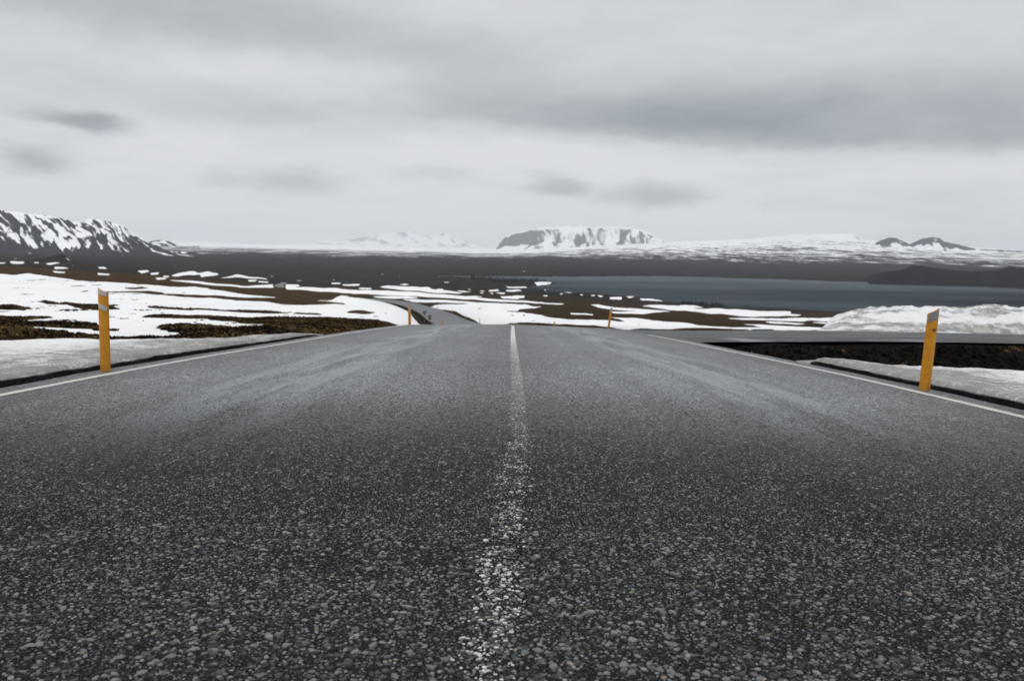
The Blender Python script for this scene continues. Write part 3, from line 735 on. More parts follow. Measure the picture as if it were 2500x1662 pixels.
def poly_mask(M, pts, val):
    pts = np.array(pts, float)
    q = np.stack([(pts[:, 0] - PX0) * KX, (pts[:, 1] - PY0) * KY], -1)
    x0, y0 = np.floor(q.min(0)).astype(int); x1, y1 = np.ceil(q.max(0)).astype(int)
    x0, y0 = max(x0, 0), max(y0, 0); x1, y1 = min(x1, M.shape[1] - 1), min(y1, M.shape[0] - 1)
    if x1 <= x0 or y1 <= y0: return
    gx, gy = np.meshgrid(np.arange(x0, x1 + 1) + 0.5, np.arange(y0, y1 + 1) + 0.5)
    ins = np.zeros(gx.shape, bool)
    n = len(q)
    for i in range(n):
        ax, ay = q[i]; bx, by = q[(i + 1) % n]
        if ay == by: continue
        c = ((ay > gy) != (by > gy)) & (gx < (bx - ax) * (gy - ay) / (by - ay) + ax)
        ins ^= c
    M[y0:y1 + 1, x0:x1 + 1][ins] = val
SM = np.zeros((PH * KY, PW * KX)); LM = np.zeros_like(SM)
for val, z, pts in POLY:
    ox, oy, s = ZW[z]
    poly_mask(SM, [(ox + x / s, oy + y / s) for x, y in pts], val)
poly_mask(LM, LAKE, 1)
SM = blur(blur(SM, 3, 1), 2, 0); LM = blur(blur(LM, 3, 1), 2, 0)
def sample(M, px, py): return bilin(M, (py - PY0) * KY, (px - PX0) * KX)

def base_drop(x, y):
    u = x / np.maximum(y, 0.5)
    d = tt(np.clip(u, -1.59, 1.59), y) * y
    return d

# --- the sheet: rows by distance, columns by bearing
uc = np.concatenate([np.arange(-1.5, -0.74, 0.02), np.arange(-0.74, 0.74, 0.00195), np.arange(0.74, 1.5, 0.02)])
ry = np.concatenate([np.geomspace(2.0, 20, 70), np.geomspace(20.4, 3300, 250), np.geomspace(3360, 32500, 60)])
U, RY = np.meshgrid(uc, ry)
GX = U * RY; GY = RY
BD = base_drop(GX, GY)
bpx, bpy_ = project(GX, GY, CAMZ - BD)
jx = fbm(GX / (0.02 * GY + 0.4), GY / (0.05 * GY + 0.6), 3, 91); jy = fbm(GX / (0.016 * GY + 0.3), GY / (0.06 * GY + 0.5), 3, 95)
lake_m = sample(LM, bpx + jx * 3, bpy_ + jy * 0.5)
lake_m = np.where((GY > 900) & (GY < 3200), lake_m, 0)
snow_m = sample(SM, bpx + jx * 7, bpy_ + jy * 1.6)
# beyond the frame: the same patchwork from noise
outside = (bpx < -250) | (bpx > 2760)
snow_m = np.where(outside & (bpy_ > 660), sstep(-0.1, 0.1, fbm(GX / 14, GY / 40, 4, 31) + 0.05), snow_m)
snow_m = snow_m - 0.75 * sstep(0.52, 0.66, fbm(GX / (0.5 + 0.006 * GY), GY / (0.9 + 0.02 * GY), 3, 331) + 0.25 * fbm(GX / 9, GY / 16, 2, 337)) * (GY < 260)
snow_m = np.clip(np.where((GY < 2600) & (GY > 11), snow_m, 0), 0, 1)
# small scattered patches on the plain in front of the lake and the mountains
sc_n = fbm(GX / 34, GY / 36, 3, 141) + 0.45 * fbm(GX / 9, GY / 24, 3, 143)
scat = sstep(0.84, 0.96, sc_n + 0.10 * fbm(GX / 200, GY / 300, 2, 149))
scat = scat * ((GY > 650) & (GY < 2600) & (bpx < 1350)) * (lake_m < 0.05)
snow_m = np.maximum(snow_m, scat)
snow_m = np.where((lake_m > 0.5), 0, snow_m)
D = BD.copy()
amp = np.clip(0.02 + 0.0007 * GY, 0, 1.2)
D = D + amp * fbm(GX / (1.2 + GY * 0.02), GY / (1.8 + GY * 0.05), 4, 61) * (GY < 4000)
D = D + np.where(GY > 2500, 10 * fbm(GX / 450, GY / 600, 5, 67) * sstep(4000, 7000, GY) * sstep(1400, 1700, bpx), 0)
D = D - np.where((GY > 11) & (GY < 700), np.clip(0.015 + 0.0005 * GY, 0, 0.12) * sstep(0.5, 0.0, snow_m), 0)
D = np.where((GY > 800) & (GY < 3300), np.minimum(D, 88.3 - 0.5 * fbm(GX / 60, GY / 90, 2, 3)), D)
D = np.where(lake_m > 0.5, 93.0, D)
# corridor of the main road
pth = PATHX(GY); slope = np.abs(np.interp(GY, _yy, _tx)); lat = np.abs(GX - pth) / np.sqrt(1 + slope**2)
rd = DROP(GY) + CROWN * np.minimum(lat, 4.3)
emb = rd + 0.11 + 0.30 * np.clip(lat - 4.25, 0, 3)
k = sstep(4.4, 7.0 + 0.01 * GY, lat)
corr = (GY < 352)
Dc = np.where(lat < 4.45, rd + 0.11, emb * (1 - k) + D * k)
D = np.where(corr, Dc, D)
gravel = np.where(corr, 1 - sstep(4.8, 5.6 + 0.004 * GY, lat), 0)
snow_m = np.where(corr & (lat < np.where((GX < 0) & (GY < 42), 8.0, 4.9)), 0, snow_m)
# ditch on the right before the side road, and the side road's embankment
yn_, yf_ = side_near(GX), side_far(GX)
sd_ = side_drop(GX, np.clip(GY, yn_, yf_))
right = (GX > 4.3)
ditch = sstep(4.6, 6.2, GX) * sstep(8.5, 10.5, GY) * (GY < yn_)
D = np.where(right & (GY < yn_), np.maximum(D, sd_ + 0.12 + 0.30 * sstep(0, 0.7, yn_ - GY) + 0.75 * sstep(0.2, 2.6, yn_ - GY) * sstep(4.6, 6.0, GX)) * ditch + D * (1 - ditch), D)
ins = right & (GY >= yn_) & (GY <= yf_)
D = np.where(ins, sd_ + 0.12, D)
beh = right & (GY > yf_) & (GY < 60)
kb = sstep(0, 6, GY - yf_)
D = np.where(beh, (side_drop(GX, yf_) + 0.14) * (1 - kb) + D * kb, D)
snow_m = np.where(right & (GY < yf_ + 0.4), 0, snow_m)
gravel = np.where(right & (GY > yn_ - 3.2) & (GY < yf_ + 0.5), np.maximum(gravel, 0.9), gravel)
gravel = np.where(right & (GY <= yn_ - 3.2) & (GY > 8), np.maximum(gravel, 0.85), gravel)
# snow lying on the far slopes
h_far = -D + 85
fs_r = np.interp(GY, [4000, 4500, 5000, 6000, 8000, 10000, 33000], [-0.2, 0.26, 0.41, 0.47, 0.53, 0.60, 0.6])
fs_l = np.interp(GY, [3500, 4000, 4600, 5500, 7500, 10000, 33000], [0.20, 0.37, 0.425, 0.46, 0.52, 0.60, 0.62])
kx = sstep(1050, 1350, bpx)
farsnow = fs_l * (1 - kx) + fs_r * kx + 0.05 * fbm(GX / 900, GY / 500, 3, 191)
farsnow = np.where(GY < 3500, -1.0, farsnow)
GV = np.stack([GX, GY, CAMZ - D], -1)
GROUND = obj('ground', mesh_np('ground', GV.reshape(-1, 3), grid_faces(*GX.shape), M_GROUND, attrs={'gravel': gravel.ravel(), 'farsnow': farsnow.ravel()}), kind='structure')
# the ground goes on behind the camera
bx = np.linspace(-60, 60, 25); by = np.linspace(-60, 2.1, 12)
BX, BY = np.meshgrid(bx, by)
obj('ground', mesh_np('ground', np.stack([BX, BY, CAMZ - DROP(np.maximum(BY, -15)) - 0.5], -1).reshape(-1, 3), grid_faces(12, 25), M_GROUND), kind='structure')

# --- snow patches: one object for each connected patch
nr, nc = GX.shape
cellm = np.maximum.reduce([snow_m[:-1, :-1], snow_m[:-1, 1:], snow_m[1:, :-1], snow_m[1:, 1:]]) > 0.5
lab = np.zeros(cellm.shape, np.int32); nlab = 0
flat = cellm
stack = []
comps = []
for i0, j0 in zip(*np.where(cellm)):
    if lab[i0, j0]: continue
    nlab += 1; lab[i0, j0] = nlab; stack = [(i0, j0)]; cells = []
    while stack:
        i, j = stack.pop(); cells.append((i, j))
        for a, b in ((i + 1, j), (i - 1, j), (i, j + 1), (i, j - 1)):
            if 0 <= a < nr - 1 and 0 <= b < nc - 1 and cellm[a, b] and not lab[a, b]:
                lab[a, b] = nlab; stack.append((a, b))
    comps.append(np.array(cells))
th = np.clip(0.03 + 0.00035 * GY, 0.03, 0.6)
off = th * np.clip((snow_m - 0.5) * 2.0, -0.6, 1)
roadd = np.where(corr, lat, 99)
dirt_s = 0.48 * (1 - sstep(5, 14 + 0.03 * GY, roadd)) + 0.26 * sstep(0.0, 0.6, fbm(GX / (3 + 0.03 * GY), GY / (6 + 0.08 * GY), 4, 171))
dirt_s = np.clip(dirt_s + 0.55 * sstep(0.85, 0.5, snow_m), 0, 0.75)
SVt = np.stack([GX, GY, CAMZ - D + off], -1).reshape(-1, 3)
small = []
def patch_mesh(cells):
    i, j = cells[:, 0], cells[:, 1]
    q = np.stack([i * nc + j, i * nc + j + 1, (i + 1) * nc + j + 1, (i + 1) * nc + j], -1)
    idx, inv = np.unique(q, return_inverse=True)
    return mesh_np('snow_patch', SVt[idx], inv.reshape(q.shape), M_SNOW, attrs={'dirt': dirt_s.ravel()[idx]})
order = sorted(comps, key=lambda c: -len(c))
for c in order[:220]:
    if len(c) < 14: small.append(c); continue
    obj('snow_patch', patch_mesh(c), parent=GROUND)
small += order[220:]
if small: obj('snow_scraps', patch_mesh(np.concatenate(small)), parent=GROUND, kind='stuff')

# --- lake
lx = np.linspace(-500, 7000, 60); ly = np.linspace(950, 3280, 40)
LX, LY = np.meshgrid(lx, ly)
LAKEO = obj('lake', mesh_np('lake', np.stack([LX, LY, np.full_like(LX, CAMZ - 90)], -1).reshape(-1, 3), grid_faces(40, 60), M_WATER), kind='structure')

def gz(x, y):
    """ground height from the sheet"""
    u = x / y
    j = np.interp(u, uc, np.arange(nc)); i = np.interp(y, ry, np.arange(nr))
    return float(bilin(GV[:, :, 2], np.array([i]), np.array([j]))[0])
# --- the road seen again far off between two rises
yy = np.linspace(560, 1000, 24)
cx = np.interp(yy, [560, 650, 780, 1000], [float(unproj(681, 700)[0]) * 560, float(unproj(681, 700)[0]) * 650, float(unproj(683, 697)[0]) * 780, float(unproj(694, 688)[0]) * 1000])
w = 4.2
zz = []
V = []
for o_ in (-w, 0, w):
    xx = cx + o_; dr = base_drop(xx, yy)
    V.append(np.stack([xx, yy, np.array([gz(a_, b_) for a_, b_ in zip(xx, yy)])], -1))
Vf = np.stack(V, 1); Vf[:, :, 2] = Vf[:, :, 2].max(1)[:, None] + 0.35
Vf[:, :, 2] = np.convolve(np.pad(Vf[:, 0, 2], 2, mode='edge'), np.ones(5) / 5, 'valid')[:, None]
obj('road', mesh_np('road', Vf.reshape(-1, 3), grid_faces(24, 3), M_ASPH), kind='structure')

# ------------------------------------------------------------------ mountains and hills
def mountain(name, sil, dist, depth, base_drop_m, mat, snowfn, K=70, step=2.0, power=1.5, gully=0.1, gfreq=0.02, slant=0.0, back=0.7, seed=1, label=None, kind='structure', cliff=0.0, rough=1.3):
    sil = np.array(sil, float)
    px = np.arange(sil[0, 0], sil[-1, 0] + step, step)
    py = np.interp(px, sil[:, 0], sil[:, 1])
    py = py + fbm(px / 9.0, px * 0, 4, seed + 3) * rough
    u, t = unproj(px, py)
    zr = CAMZ - t * dist; zb = CAMZ - base_drop_m
    hgt = np.maximum(zr - zb, 0.5)
    ks = np.concatenate([np.linspace(0, 1, K), 1 + np.linspace(0.06, 1, 12)])
    Kk, P = np.meshgrid(ks, px, indexing='ij')
    H = hgt[None]
    g1 = fbm(P * gfreq + slant * Kk, Kk * 0.9, 4, seed); g2 = 1 - 2 * np.abs(fbm(P * gfreq * 2.2 + slant * 2.2 * Kk, Kk * 0.7, 3, seed + 9))
    kf = np.clip(Kk, 0, 1)
    prof = kf ** power
    if cliff: prof = prof * (1 - cliff) + cliff * sstep(0.55, 0.85, kf)
    env = np.sin(np.pi * np.clip(kf, 0, 1)) ** 0.8
    hh = prof + gully * env * (0.6 * g1 + 0.4 * g2)
    bk = np.clip(Kk - 1, 0, 1)
    hh = np.where(Kk > 1, 1 - bk ** 1.3, np.clip(hh, 0, 1))
    Yd = dist - depth * (1 - np.minimum(Kk, 1)) + depth * back * bk
    # every column keeps its bearing's silhouette
    X_ = np.broadcast_to(u[None], Kk.shape) * Yd
    Z_ = zb + H * hh
    s = snowfn(P, kf, g1, g2, hh, H)
    s = np.where(Kk > 1, s[K - 1][None], s)
    me = mesh_np(name, np.stack([X_, Yd, Z_], -1).reshape(-1, 3), grid_faces(*Kk.shape), mat, attrs={'snow': s.ravel()})
    o = obj(name, me, kind=kind)
    if label: o['label'] = label
    return o

def snow_m1(P, k, g1, g2, hh, H):
    q = P + 100 * k + 26 * fbm(P * 0.022, k * 2.2, 3, 197)
    a = fbm(q * 0.058, k * 2.0 + P * 0.006, 3, 201); b_ = fbm(q * 0.16, k * 4.5, 4, 207); c = fbm(P * 0.075, k * 7, 4, 213)
    top = sstep(0.88, 1.0, k) * 0.25
    return np.clip(0.43 + 0.62 * a + 0.60 * b_ + 0.40 * c + top + 0.10 * sstep(250, 60, P) - 0.50 * sstep(0.34, 0.06, k) - 0.25 * sstep(300, 370, P), 0, 1)
M1 = [(-700, 545), (-500, 505), (-300, 495), (-150, 500), (0, 511), (60, 520), (120, 527), (160, 535), (190, 543), (205, 540), (222, 533), (250, 538), (295, 549), (330, 572), (365, 592), (410, 612), (450, 620), (480, 622)]
mountain('mountain', M1, 4000, 800, 79, M_ROCK, snow_m1, K=90, power=1.25, gully=0.16, gfreq=0.028, slant=2.4, seed=5, label='long dark mountain streaked with snow at the left edge')
def snow_half(P, k, g1, g2, hh, H): return np.clip(0.42 + 0.7 * fbm(P * 0.06, k * 3, 4, 221) + 0.1 * g1, 0, 1)
mountain('mountain', [(335, 606), (350, 592), (385, 586), (410, 588), (450, 606), (478, 617), (490, 619)], 8500, 700, 84, M_ROCK, snow_half, K=40, power=1.2, gully=0.12, gfreq=0.05, seed=15, label='low hazy speckled hill behind the end of the left mountain')
def snow_m2(P, k, g1, g2, hh, H):
    w = 14 * fbm(P * 0.03, k * 3, 3, 229)
    rock = fbm((P + w) * 0.048, k * 2.6, 5, 231); f2 = fbm((P + w + 30 * k) * 0.15, k * 6, 4, 239)
    fan = fbm((P - 75 * k + w) * 0.115, k * 1.6, 3, 235) * sstep(0.62, 0.35, k)
    cliffy = sstep(0.40, 0.58, k) * (1 - sstep(0.80, 0.98, k))
    leftd = 0.50 * sstep(1400, 1270, P)
    return np.clip(0.75 - cliffy * (0.25 + leftd) + 0.62 * rock * (0.4 + 0.6 * cliffy) + 0.90 * fan + 0.50 * f2 + 0.22 * sstep(0.85, 1, k), 0, 1)
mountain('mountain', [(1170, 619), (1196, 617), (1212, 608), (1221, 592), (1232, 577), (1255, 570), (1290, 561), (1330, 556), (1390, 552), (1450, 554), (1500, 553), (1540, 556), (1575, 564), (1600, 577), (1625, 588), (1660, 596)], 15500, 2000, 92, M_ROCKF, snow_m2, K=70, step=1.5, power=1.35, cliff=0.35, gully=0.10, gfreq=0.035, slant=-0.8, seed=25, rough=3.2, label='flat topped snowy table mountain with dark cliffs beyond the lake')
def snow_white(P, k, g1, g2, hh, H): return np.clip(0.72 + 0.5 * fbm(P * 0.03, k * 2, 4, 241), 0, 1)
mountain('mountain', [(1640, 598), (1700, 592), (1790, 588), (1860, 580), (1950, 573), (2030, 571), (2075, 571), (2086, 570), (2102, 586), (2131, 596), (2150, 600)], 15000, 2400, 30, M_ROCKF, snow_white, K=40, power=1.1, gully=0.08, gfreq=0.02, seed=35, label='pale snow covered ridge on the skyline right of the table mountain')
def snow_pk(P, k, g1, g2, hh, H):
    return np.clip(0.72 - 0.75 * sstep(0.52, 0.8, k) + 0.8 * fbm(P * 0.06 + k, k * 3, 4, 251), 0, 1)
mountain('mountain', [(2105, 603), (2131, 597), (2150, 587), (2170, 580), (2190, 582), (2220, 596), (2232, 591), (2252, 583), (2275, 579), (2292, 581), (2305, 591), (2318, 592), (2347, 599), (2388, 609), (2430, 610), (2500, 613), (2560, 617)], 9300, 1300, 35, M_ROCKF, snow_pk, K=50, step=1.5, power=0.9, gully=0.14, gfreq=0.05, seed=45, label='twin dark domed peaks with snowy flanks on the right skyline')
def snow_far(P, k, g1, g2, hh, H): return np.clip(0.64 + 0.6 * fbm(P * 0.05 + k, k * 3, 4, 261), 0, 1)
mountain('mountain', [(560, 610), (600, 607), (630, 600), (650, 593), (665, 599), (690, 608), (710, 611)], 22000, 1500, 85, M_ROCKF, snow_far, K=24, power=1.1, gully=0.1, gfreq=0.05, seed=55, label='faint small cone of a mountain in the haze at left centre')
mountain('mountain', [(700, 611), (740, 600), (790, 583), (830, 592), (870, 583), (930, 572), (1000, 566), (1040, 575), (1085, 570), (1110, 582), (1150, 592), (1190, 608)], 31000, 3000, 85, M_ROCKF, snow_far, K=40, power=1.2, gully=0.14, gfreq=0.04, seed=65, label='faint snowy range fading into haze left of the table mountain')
def snow_none(P, k, g1, g2, hh, H): return np.full(P.shape, 0.0)
M_PROM = mat_mountain('promontory_rock', (0.010, 0.0105, 0.013), (0.018, 0.017, 0.018), 0.02)
mountain('hill', [(2076, 689), (2095, 688), (2110, 684), (2136, 669), (2170, 663), (2203, 659), (2229, 647), (2250, 649), (2275, 654), (2318, 659), (2371, 662), (2434, 659), (2466, 651), (2500, 653), (2600, 645), (2800, 655), (3000, 690), (3100, 720)], 2650, 520, 90.6, M_PROM, snow_none, K=40, power=1.0, gully=0.12, gfreq=0.02, seed=75, label='dark bare promontory hill across the lake at the right edge')
def snow_spot(P, k, g1, g2, hh, H): return np.clip(0.9 * np.exp(-((P - 166) / 6) ** 2 - ((k - 0.75) / 0.1) ** 2), 0, 1)
mountain('hill', [(60, 645), (85, 637), (110, 628), (150, 620), (160, 624), (170, 633), (182, 642), (190, 646)], 1900, 160, 66, M_PROM, snow_spot, K=24, power=1.0, gully=0.1, gfreq=0.04, seed=85, label='small dark mound in front of the left mountain')

# ------------------------------------------------------------------ snow banks and the ploughed heap
def bank(name, sgn, xo_fn, y0, y1, label, seed, x_in=4.27, hmax=0.10):
    ys = np.arange(y0, y1, 0.06)
    inner = x_in + 0.05 * fbm(ys * 0.9, ys * 0, 3, seed) + 0.035 * fbm(ys * 4, ys * 0, 4, seed + 2)
    outer = np.maximum(xo_fn(ys), inner + 0.10)
    q = np.concatenate([[-3, -2, -1], np.linspace(0, 1, 60) ** 1.7])
    n = len(q); Xs, Zs, Dt = [], [], []
    lipw = sstep(0.1, 0.8, outer - inner)
    base = DROP(ys) + 0.11
    for v in q:
        if v == -3: x = inner + 0.40; z = -base - 0.12
        elif v == -2: x = inner + 0.32; z = -base + 0.020
        elif v == -1: x = inner + 0.01; z = -base + (0.034 + 0.012 * fbm(ys * 6, ys * 0 + 4, 3, seed + 31)) * lipw
        else:
            x = inner + (outer - inner) * v; dist = x - inner; edge = outer - x
            lump = fbm(x * 1.1, ys * 0.9, 4, seed + 5) * 0.05 + fbm(x * 5, ys * 5, 4, seed + 8) * 0.022 + np.abs(fbm(x * 16, ys * 16, 2, seed + 11)) * 0.010
            rise = 0.05 + 0.035 * sstep(0, 0.05, dist) + hmax * sstep(0.03, 0.9, dist)
            z = -base + (rise + lump * sstep(-0.02, 0.12, dist)) * lipw - (0.30) * (1 - sstep(0, 0.5, edge))
        Xs.append(sgn * x); Zs.append(z + CAMZ)
        dist = np.maximum(x - inner, 0)
        Dt.append(np.clip(1.0 - 0.45 * sstep(0.3, 2.4, dist) - 0.30 * sstep(1.8, 4.5, dist) + 0.25 * fbm(x * 1.3, ys * 0.8, 3, seed + 20), 0.05, 1))
    Xs = np.stack(Xs, 1); Zs = np.stack(Zs, 1); Dt = np.stack(Dt, 1); Ys = np.repeat(ys[:, None], n, 1)
    Fc = grid_faces(len(ys), n)
    if sgn < 0: Fc = Fc[:, ::-1]
    return obj(name, mesh_np(name, np.stack([Xs, Ys, Zs], -1).reshape(-1, 3), Fc, M_BANK, attrs={'dirt': Dt.ravel()}), label=label, cat='snow bank')
bank('snow_bank', -1, lambda y: np.interp(y, [0, 8.8, 10.2, 11, 12, 13, 15.8, 17], [12, 12, 9, 7.9, 6.9, 5.8, 4.75, 4.4]), 2.0, 16.6, 'dirty grey roadside snow bank behind the yellow post on the left', 300, hmax=-0.03)
bank('snow_bank', 1, lambda y: np.interp(y, [0, 8.4, 9.0, 9.3, 10.0, 10.5, 11.2], [13, 13, 8, 6.6, 5.4, 4.7, 4.4]), 2.0, 11.0, 'dirty grey roadside snow bank behind the yellow post on the right', 400, hmax=-0.05)

def heap():
    xs = np.arange(11.0, 46, 0.09); q = np.linspace(0, 1, 80)
    XX, Q = np.meshgrid(xs, q, indexing='ij')
    y0 = side_far(XX) + 0.25 + 0.2 * fbm(XX * 0.7, XX * 0, 3, 501)
    wdt = 5.5 * sstep(10.8, 15, XX) + 0.4
    YY = y0 + wdt * Q
    prof = np.sin(np.pi * np.clip(Q, 0, 1)) ** 0.62
    top = np.interp(XX, [11, 11.8, 12.5, 13.5, 15, 17, 19, 22, 30, 46], [0.0, 0.10, 0.25, 0.43, 0.62, 0.74, 0.80, 0.82, 0.82, 0.8])
    lump = 0.16 * fbm(XX * 0.8, YY * 1.0, 4, 511) + 0.10 * fbm(XX * 2.2, YY * 3, 4, 521) + 0.05 * fbm(XX * 7, YY * 7, 3, 527)
    ZZ = CAMZ - side_drop(XX, side_far(XX)) - 0.12 + top * prof * (1 + lump * 1.3) + lump * 0.5 * prof * np.minimum(1, top * 3)
    dt = np.clip(0.42 + 0.42 * sstep(-0.1, 0.4, fbm(XX * 0.5 + YY * 0.4, YY * 2.2, 5, 531)) + 0.2 * sstep(0.25, 0.0, Q), 0, 0.9)
    obj('snow_heap', mesh_np('snow_heap', np.stack([XX, YY, ZZ], -1).reshape(-1, 3), grid_faces(*XX.shape)[:, ::-1], M_HEAP, attrs={'dirt': dt.ravel()}),
        label='long ploughed snow heap beyond the side road in front of the lake', cat='snow heap')
heap()

# ------------------------------------------------------------------ marker posts
def post_body(w, h, slant, bend=0.22, th=0.018, taper=0.0):
    """curved plastic blade: cross-section is a shallow arc, the top is cut on a slant (slant>0: right side higher)"""
    n = 10; vs = []; fs = []
    a = np.linspace(-1, 1, n)
    lev = [0, 0.25, 0.5, 0.75, 0.9, 1.0]
    ring = []
    for side in (0, 1):
        for t in (a if side == 0 else a[::-1]):
            ring.append((t * w / 2, w * bend * (t * t - 1) + (0 if side == 0 else th * (1 - 0.25 * t * t))))
    m = len(ring)
    for l in lev:
        for (x, y) in ring:
            vs.append((x * (1 - taper * l), y, l * (h + slant * x / w)))
    for li in range(len(lev) - 1):
        for j in range(m):
            fs.append((li * m + j, li * m + (j + 1) % m, (li + 1) * m + (j + 1) % m, (li + 1) * m + j))
    t0 = (len(lev) - 1) * m
    for j in range(n - 1): fs.append((t0 + j, t0 + j + 1, t0 + m - 2 - j, t0 + m - 1 - j))
    return vs, fs

def refl_mesh(w, h, slant, z0, z1, bend=0.22, wf=0.84, proud=0.0035, name='reflector', mat=None):
    n = 9; a = np.linspace(-wf, wf, n); vs = []
    for zt in (z0, z1):
        for t in a:
            x = t * w / 2
            vs.append((x, w * bend * (t * t - 1) - proud, zt + slant * x / w))
    for zt in (z0, z1):
        for t in a:
            x = t * w / 2
            vs.append((x, w * bend * (t * t - 1) + 0.001, zt + slant * x / w))
    fs = []
    for j in range(n - 1):
        fs.append((j, j + 1, n + j + 1, n + j))
        fs.append((j + 1, j, 2 * n + j, 2 * n + j + 1)); fs.append((n + j, n + j + 1, 3 * n + j + 1, 3 * n + j))
    fs.append((0, n, 3 * n, 2 * n)); fs.append((n - 1, 2 * n - 1 + 0, 4 * n - 1, 3 * n - 1)[::-1])
    return mesh_np(name, vs, fs, mat or M_REFL, smooth=False)

def post(px, Y, height, w, slant, refl, label, lean=0.0, x=None, drop=None, rotz=0.0, py=830, stain=False, group='yellow marker posts along the road'):
    u = float(unproj(px, py)[0]); X0 = u * Y if x is None else x
    dz = CAMZ - (float(DROP(Y)) + 0.105 if drop is None else drop)
    e = empty('marker_post', (X0, Y, dz), label=label, cat='marker post', group=group)
    e.rotation_euler = (0, lean, rotz)
    vs, fs = post_body(w, height + 0.06, slant)
    vs = [(a, b, c - 0.06) for a, b, c in vs]
    obj('blade', mesh_np('blade', vs, fs, M_POST, smooth=False), parent=e)
    for z0, z1 in refl:
        obj('reflector', refl_mesh(w, height, slant * 0.92, z0, z1, mat=M_REFL2 if stain else M_REFL), parent=e)
    if stain:
        me = mesh_np('stain', [(0.004 + 0.017 * math.cos(t) * (1 + 0.3 * math.sin(3 * t)), 0.04 * (0.017 * math.cos(t)) ** 2 / 0.0025 * 0.22, height * 0.765 + 0.020 * math.sin(t) * (1 + 0.25 * math.cos(2 * t))) for t in np.linspace(0, 2 * math.pi, 13)[:-1]], [list(range(12))], M_STAIN, smooth=False)
        o = obj('stain', me, parent=e); o.location = (0.008, -w * 0.22 - 0.001, 0)
    return e

def hit(px, py):
    """where a pixel's ray meets the plane of the road"""
    u, t = unproj(px, py); ys = np.linspace(2, 40, 4000)
    i = int(np.argmin(np.abs(DROP(ys) + 0.105 - t * ys))); return float(u * ys[i]), float(ys[i])

X1, Y1 = hit(257, 908)
h1 = (908 - 706) / F * Y1 / math.cos(PITCH) ** 2 * 1.0
post(257, Y1, h1 * 0.985, 0.098, -0.045, [(h1 - 0.056, h1 - 0.016), (h1 - 0.198, h1 - 0.157)], 'yellow marker post with two grey reflector bands beside the left snow bank', lean=0.020, x=X1)
X2, Y2 = hit(2257, 954)
h2 = (954 - 752) / F * Y2
post(2257, Y2, h2 * 0.985, 0.100, 0.058, [(h2 - 0.105, h2 - 0.018)], 'stained yellow marker post with one large reflector beside the right snow bank', lean=0.022, x=X2, stain=True, rotz=-0.12)
post(1474, 32, 0.93, 0.10, 0.05, [(0.78, 0.88)], 'orange leaning marker post at the crest by the junction', lean=0.13, x=4.22, rotz=0.35)
post(1000, 33, 0.80, 0.125, -0.04, [(0.70, 0.755), (0.60, 0.645)], 'yellow marker post at the left end of the crest', x=float(unproj(1000, 790)[0]) * 33, lean=-0.01)
post(1078, 56, 0.85, 0.13, -0.03, [(0.74, 0.80)], 'yellow marker post half hidden just behind the crest, left of centre', x=float(unproj(1079, 790)[0]) * 56)
post(1353, 58, 0.95, 0.10, 0.03, [(0.84, 0.90)], 'tiny yellow marker post showing over the crest right of centre', x=float(unproj(1353, 790)[0]) * 58)
# smaller ones along the far curve
vs, fs = post_body(0.13, 1.0, 0.04)
FARP = mesh_np('blade', vs, fs, M_POST, smooth=False)
FARR = refl_mesh(0.13, 1.0, 0.04, 0.84, 0.93)
def far_post(Y, side, label):
    i = int(np.argmin(np.abs(_yy - Y)))
    d = side * 4.62
    x = _px[i] + NX[i] * d; y = _yy[i] + NY[i] * d
    e = empty('marker_post', (x, y, CAMZ - float(DROP(_yy[i])) - 0.19), label=label, cat='marker post', group='tiny marker posts along the far curve')
    o = bpy.data.objects.new('blade', FARP); link(o, parent=e); o2 = bpy.data.objects.new('reflector', FARR); link(o2, parent=e)
for k_, Yp in enumerate([176, 212, 255, 300, 325]):
    far_post(Yp, -1, ['nearest', 'second', 'third', 'fourth', 'farthest'][k_] + ' tiny yellow post on the left edge of the far curve beyond the signs')
for k_, Yp in enumerate([136, 165, 200, 240, 285]):
    far_post(Yp, 1, ['nearest', 'second', 'third', 'fourth', 'farthest'][k_] + ' tiny yellow post on the right edge of the far curve')

# ------------------------------------------------------------------ road signs seen from behind
def disc(r, th, n=20):
    vs = []; fs = []
    for y in (-th / 2, th / 2):
        for j in range(n): a = 2 * math.pi * j / n; vs.append((r * math.cos(a), y, r * math.sin(a)))
    fs = [(j, (j + 1) % n, n + (j + 1) % n, n + j) for j in range(n)]
    return vs, fs
def poly_mesh(name, vs, fs, mat):
    me = bpy.data.meshes.new(name); me.from_pydata([tuple(map(float, v)) for v in vs], [], fs); me.update(); me.materials.append(mat); return me
def tube(r, z0, z1, n=8, x=0, y=0):
    vs = [(x + r * math.cos(2 * math.pi * j / n), y + r * math.sin(2 * math.pi * j / n), z) for z in (z0, z1) for j in range(n)]
    fs = [(j, (j + 1) % n, n + (j + 1) % n, n + j) for j in range(n)] + [tuple(range(n))[::-1], tuple(range(n, 2 * n))]
    return vs, fs
def box(w, d, h, cx=0, cy=0, cz=0):
    vs = [(cx + sx_ * w / 2, cy + sy_ * d / 2, cz + sz_ * h / 2) for sz_ in (-1, 1) for sy_ in (-1, 1) for sx_ in (-1, 1)]
    return vs, [(0, 2, 3, 1), (4, 5, 7, 6), (0, 1, 5, 4), (2, 6, 7, 3), (0, 4, 6, 2), (1, 3, 7, 5)]
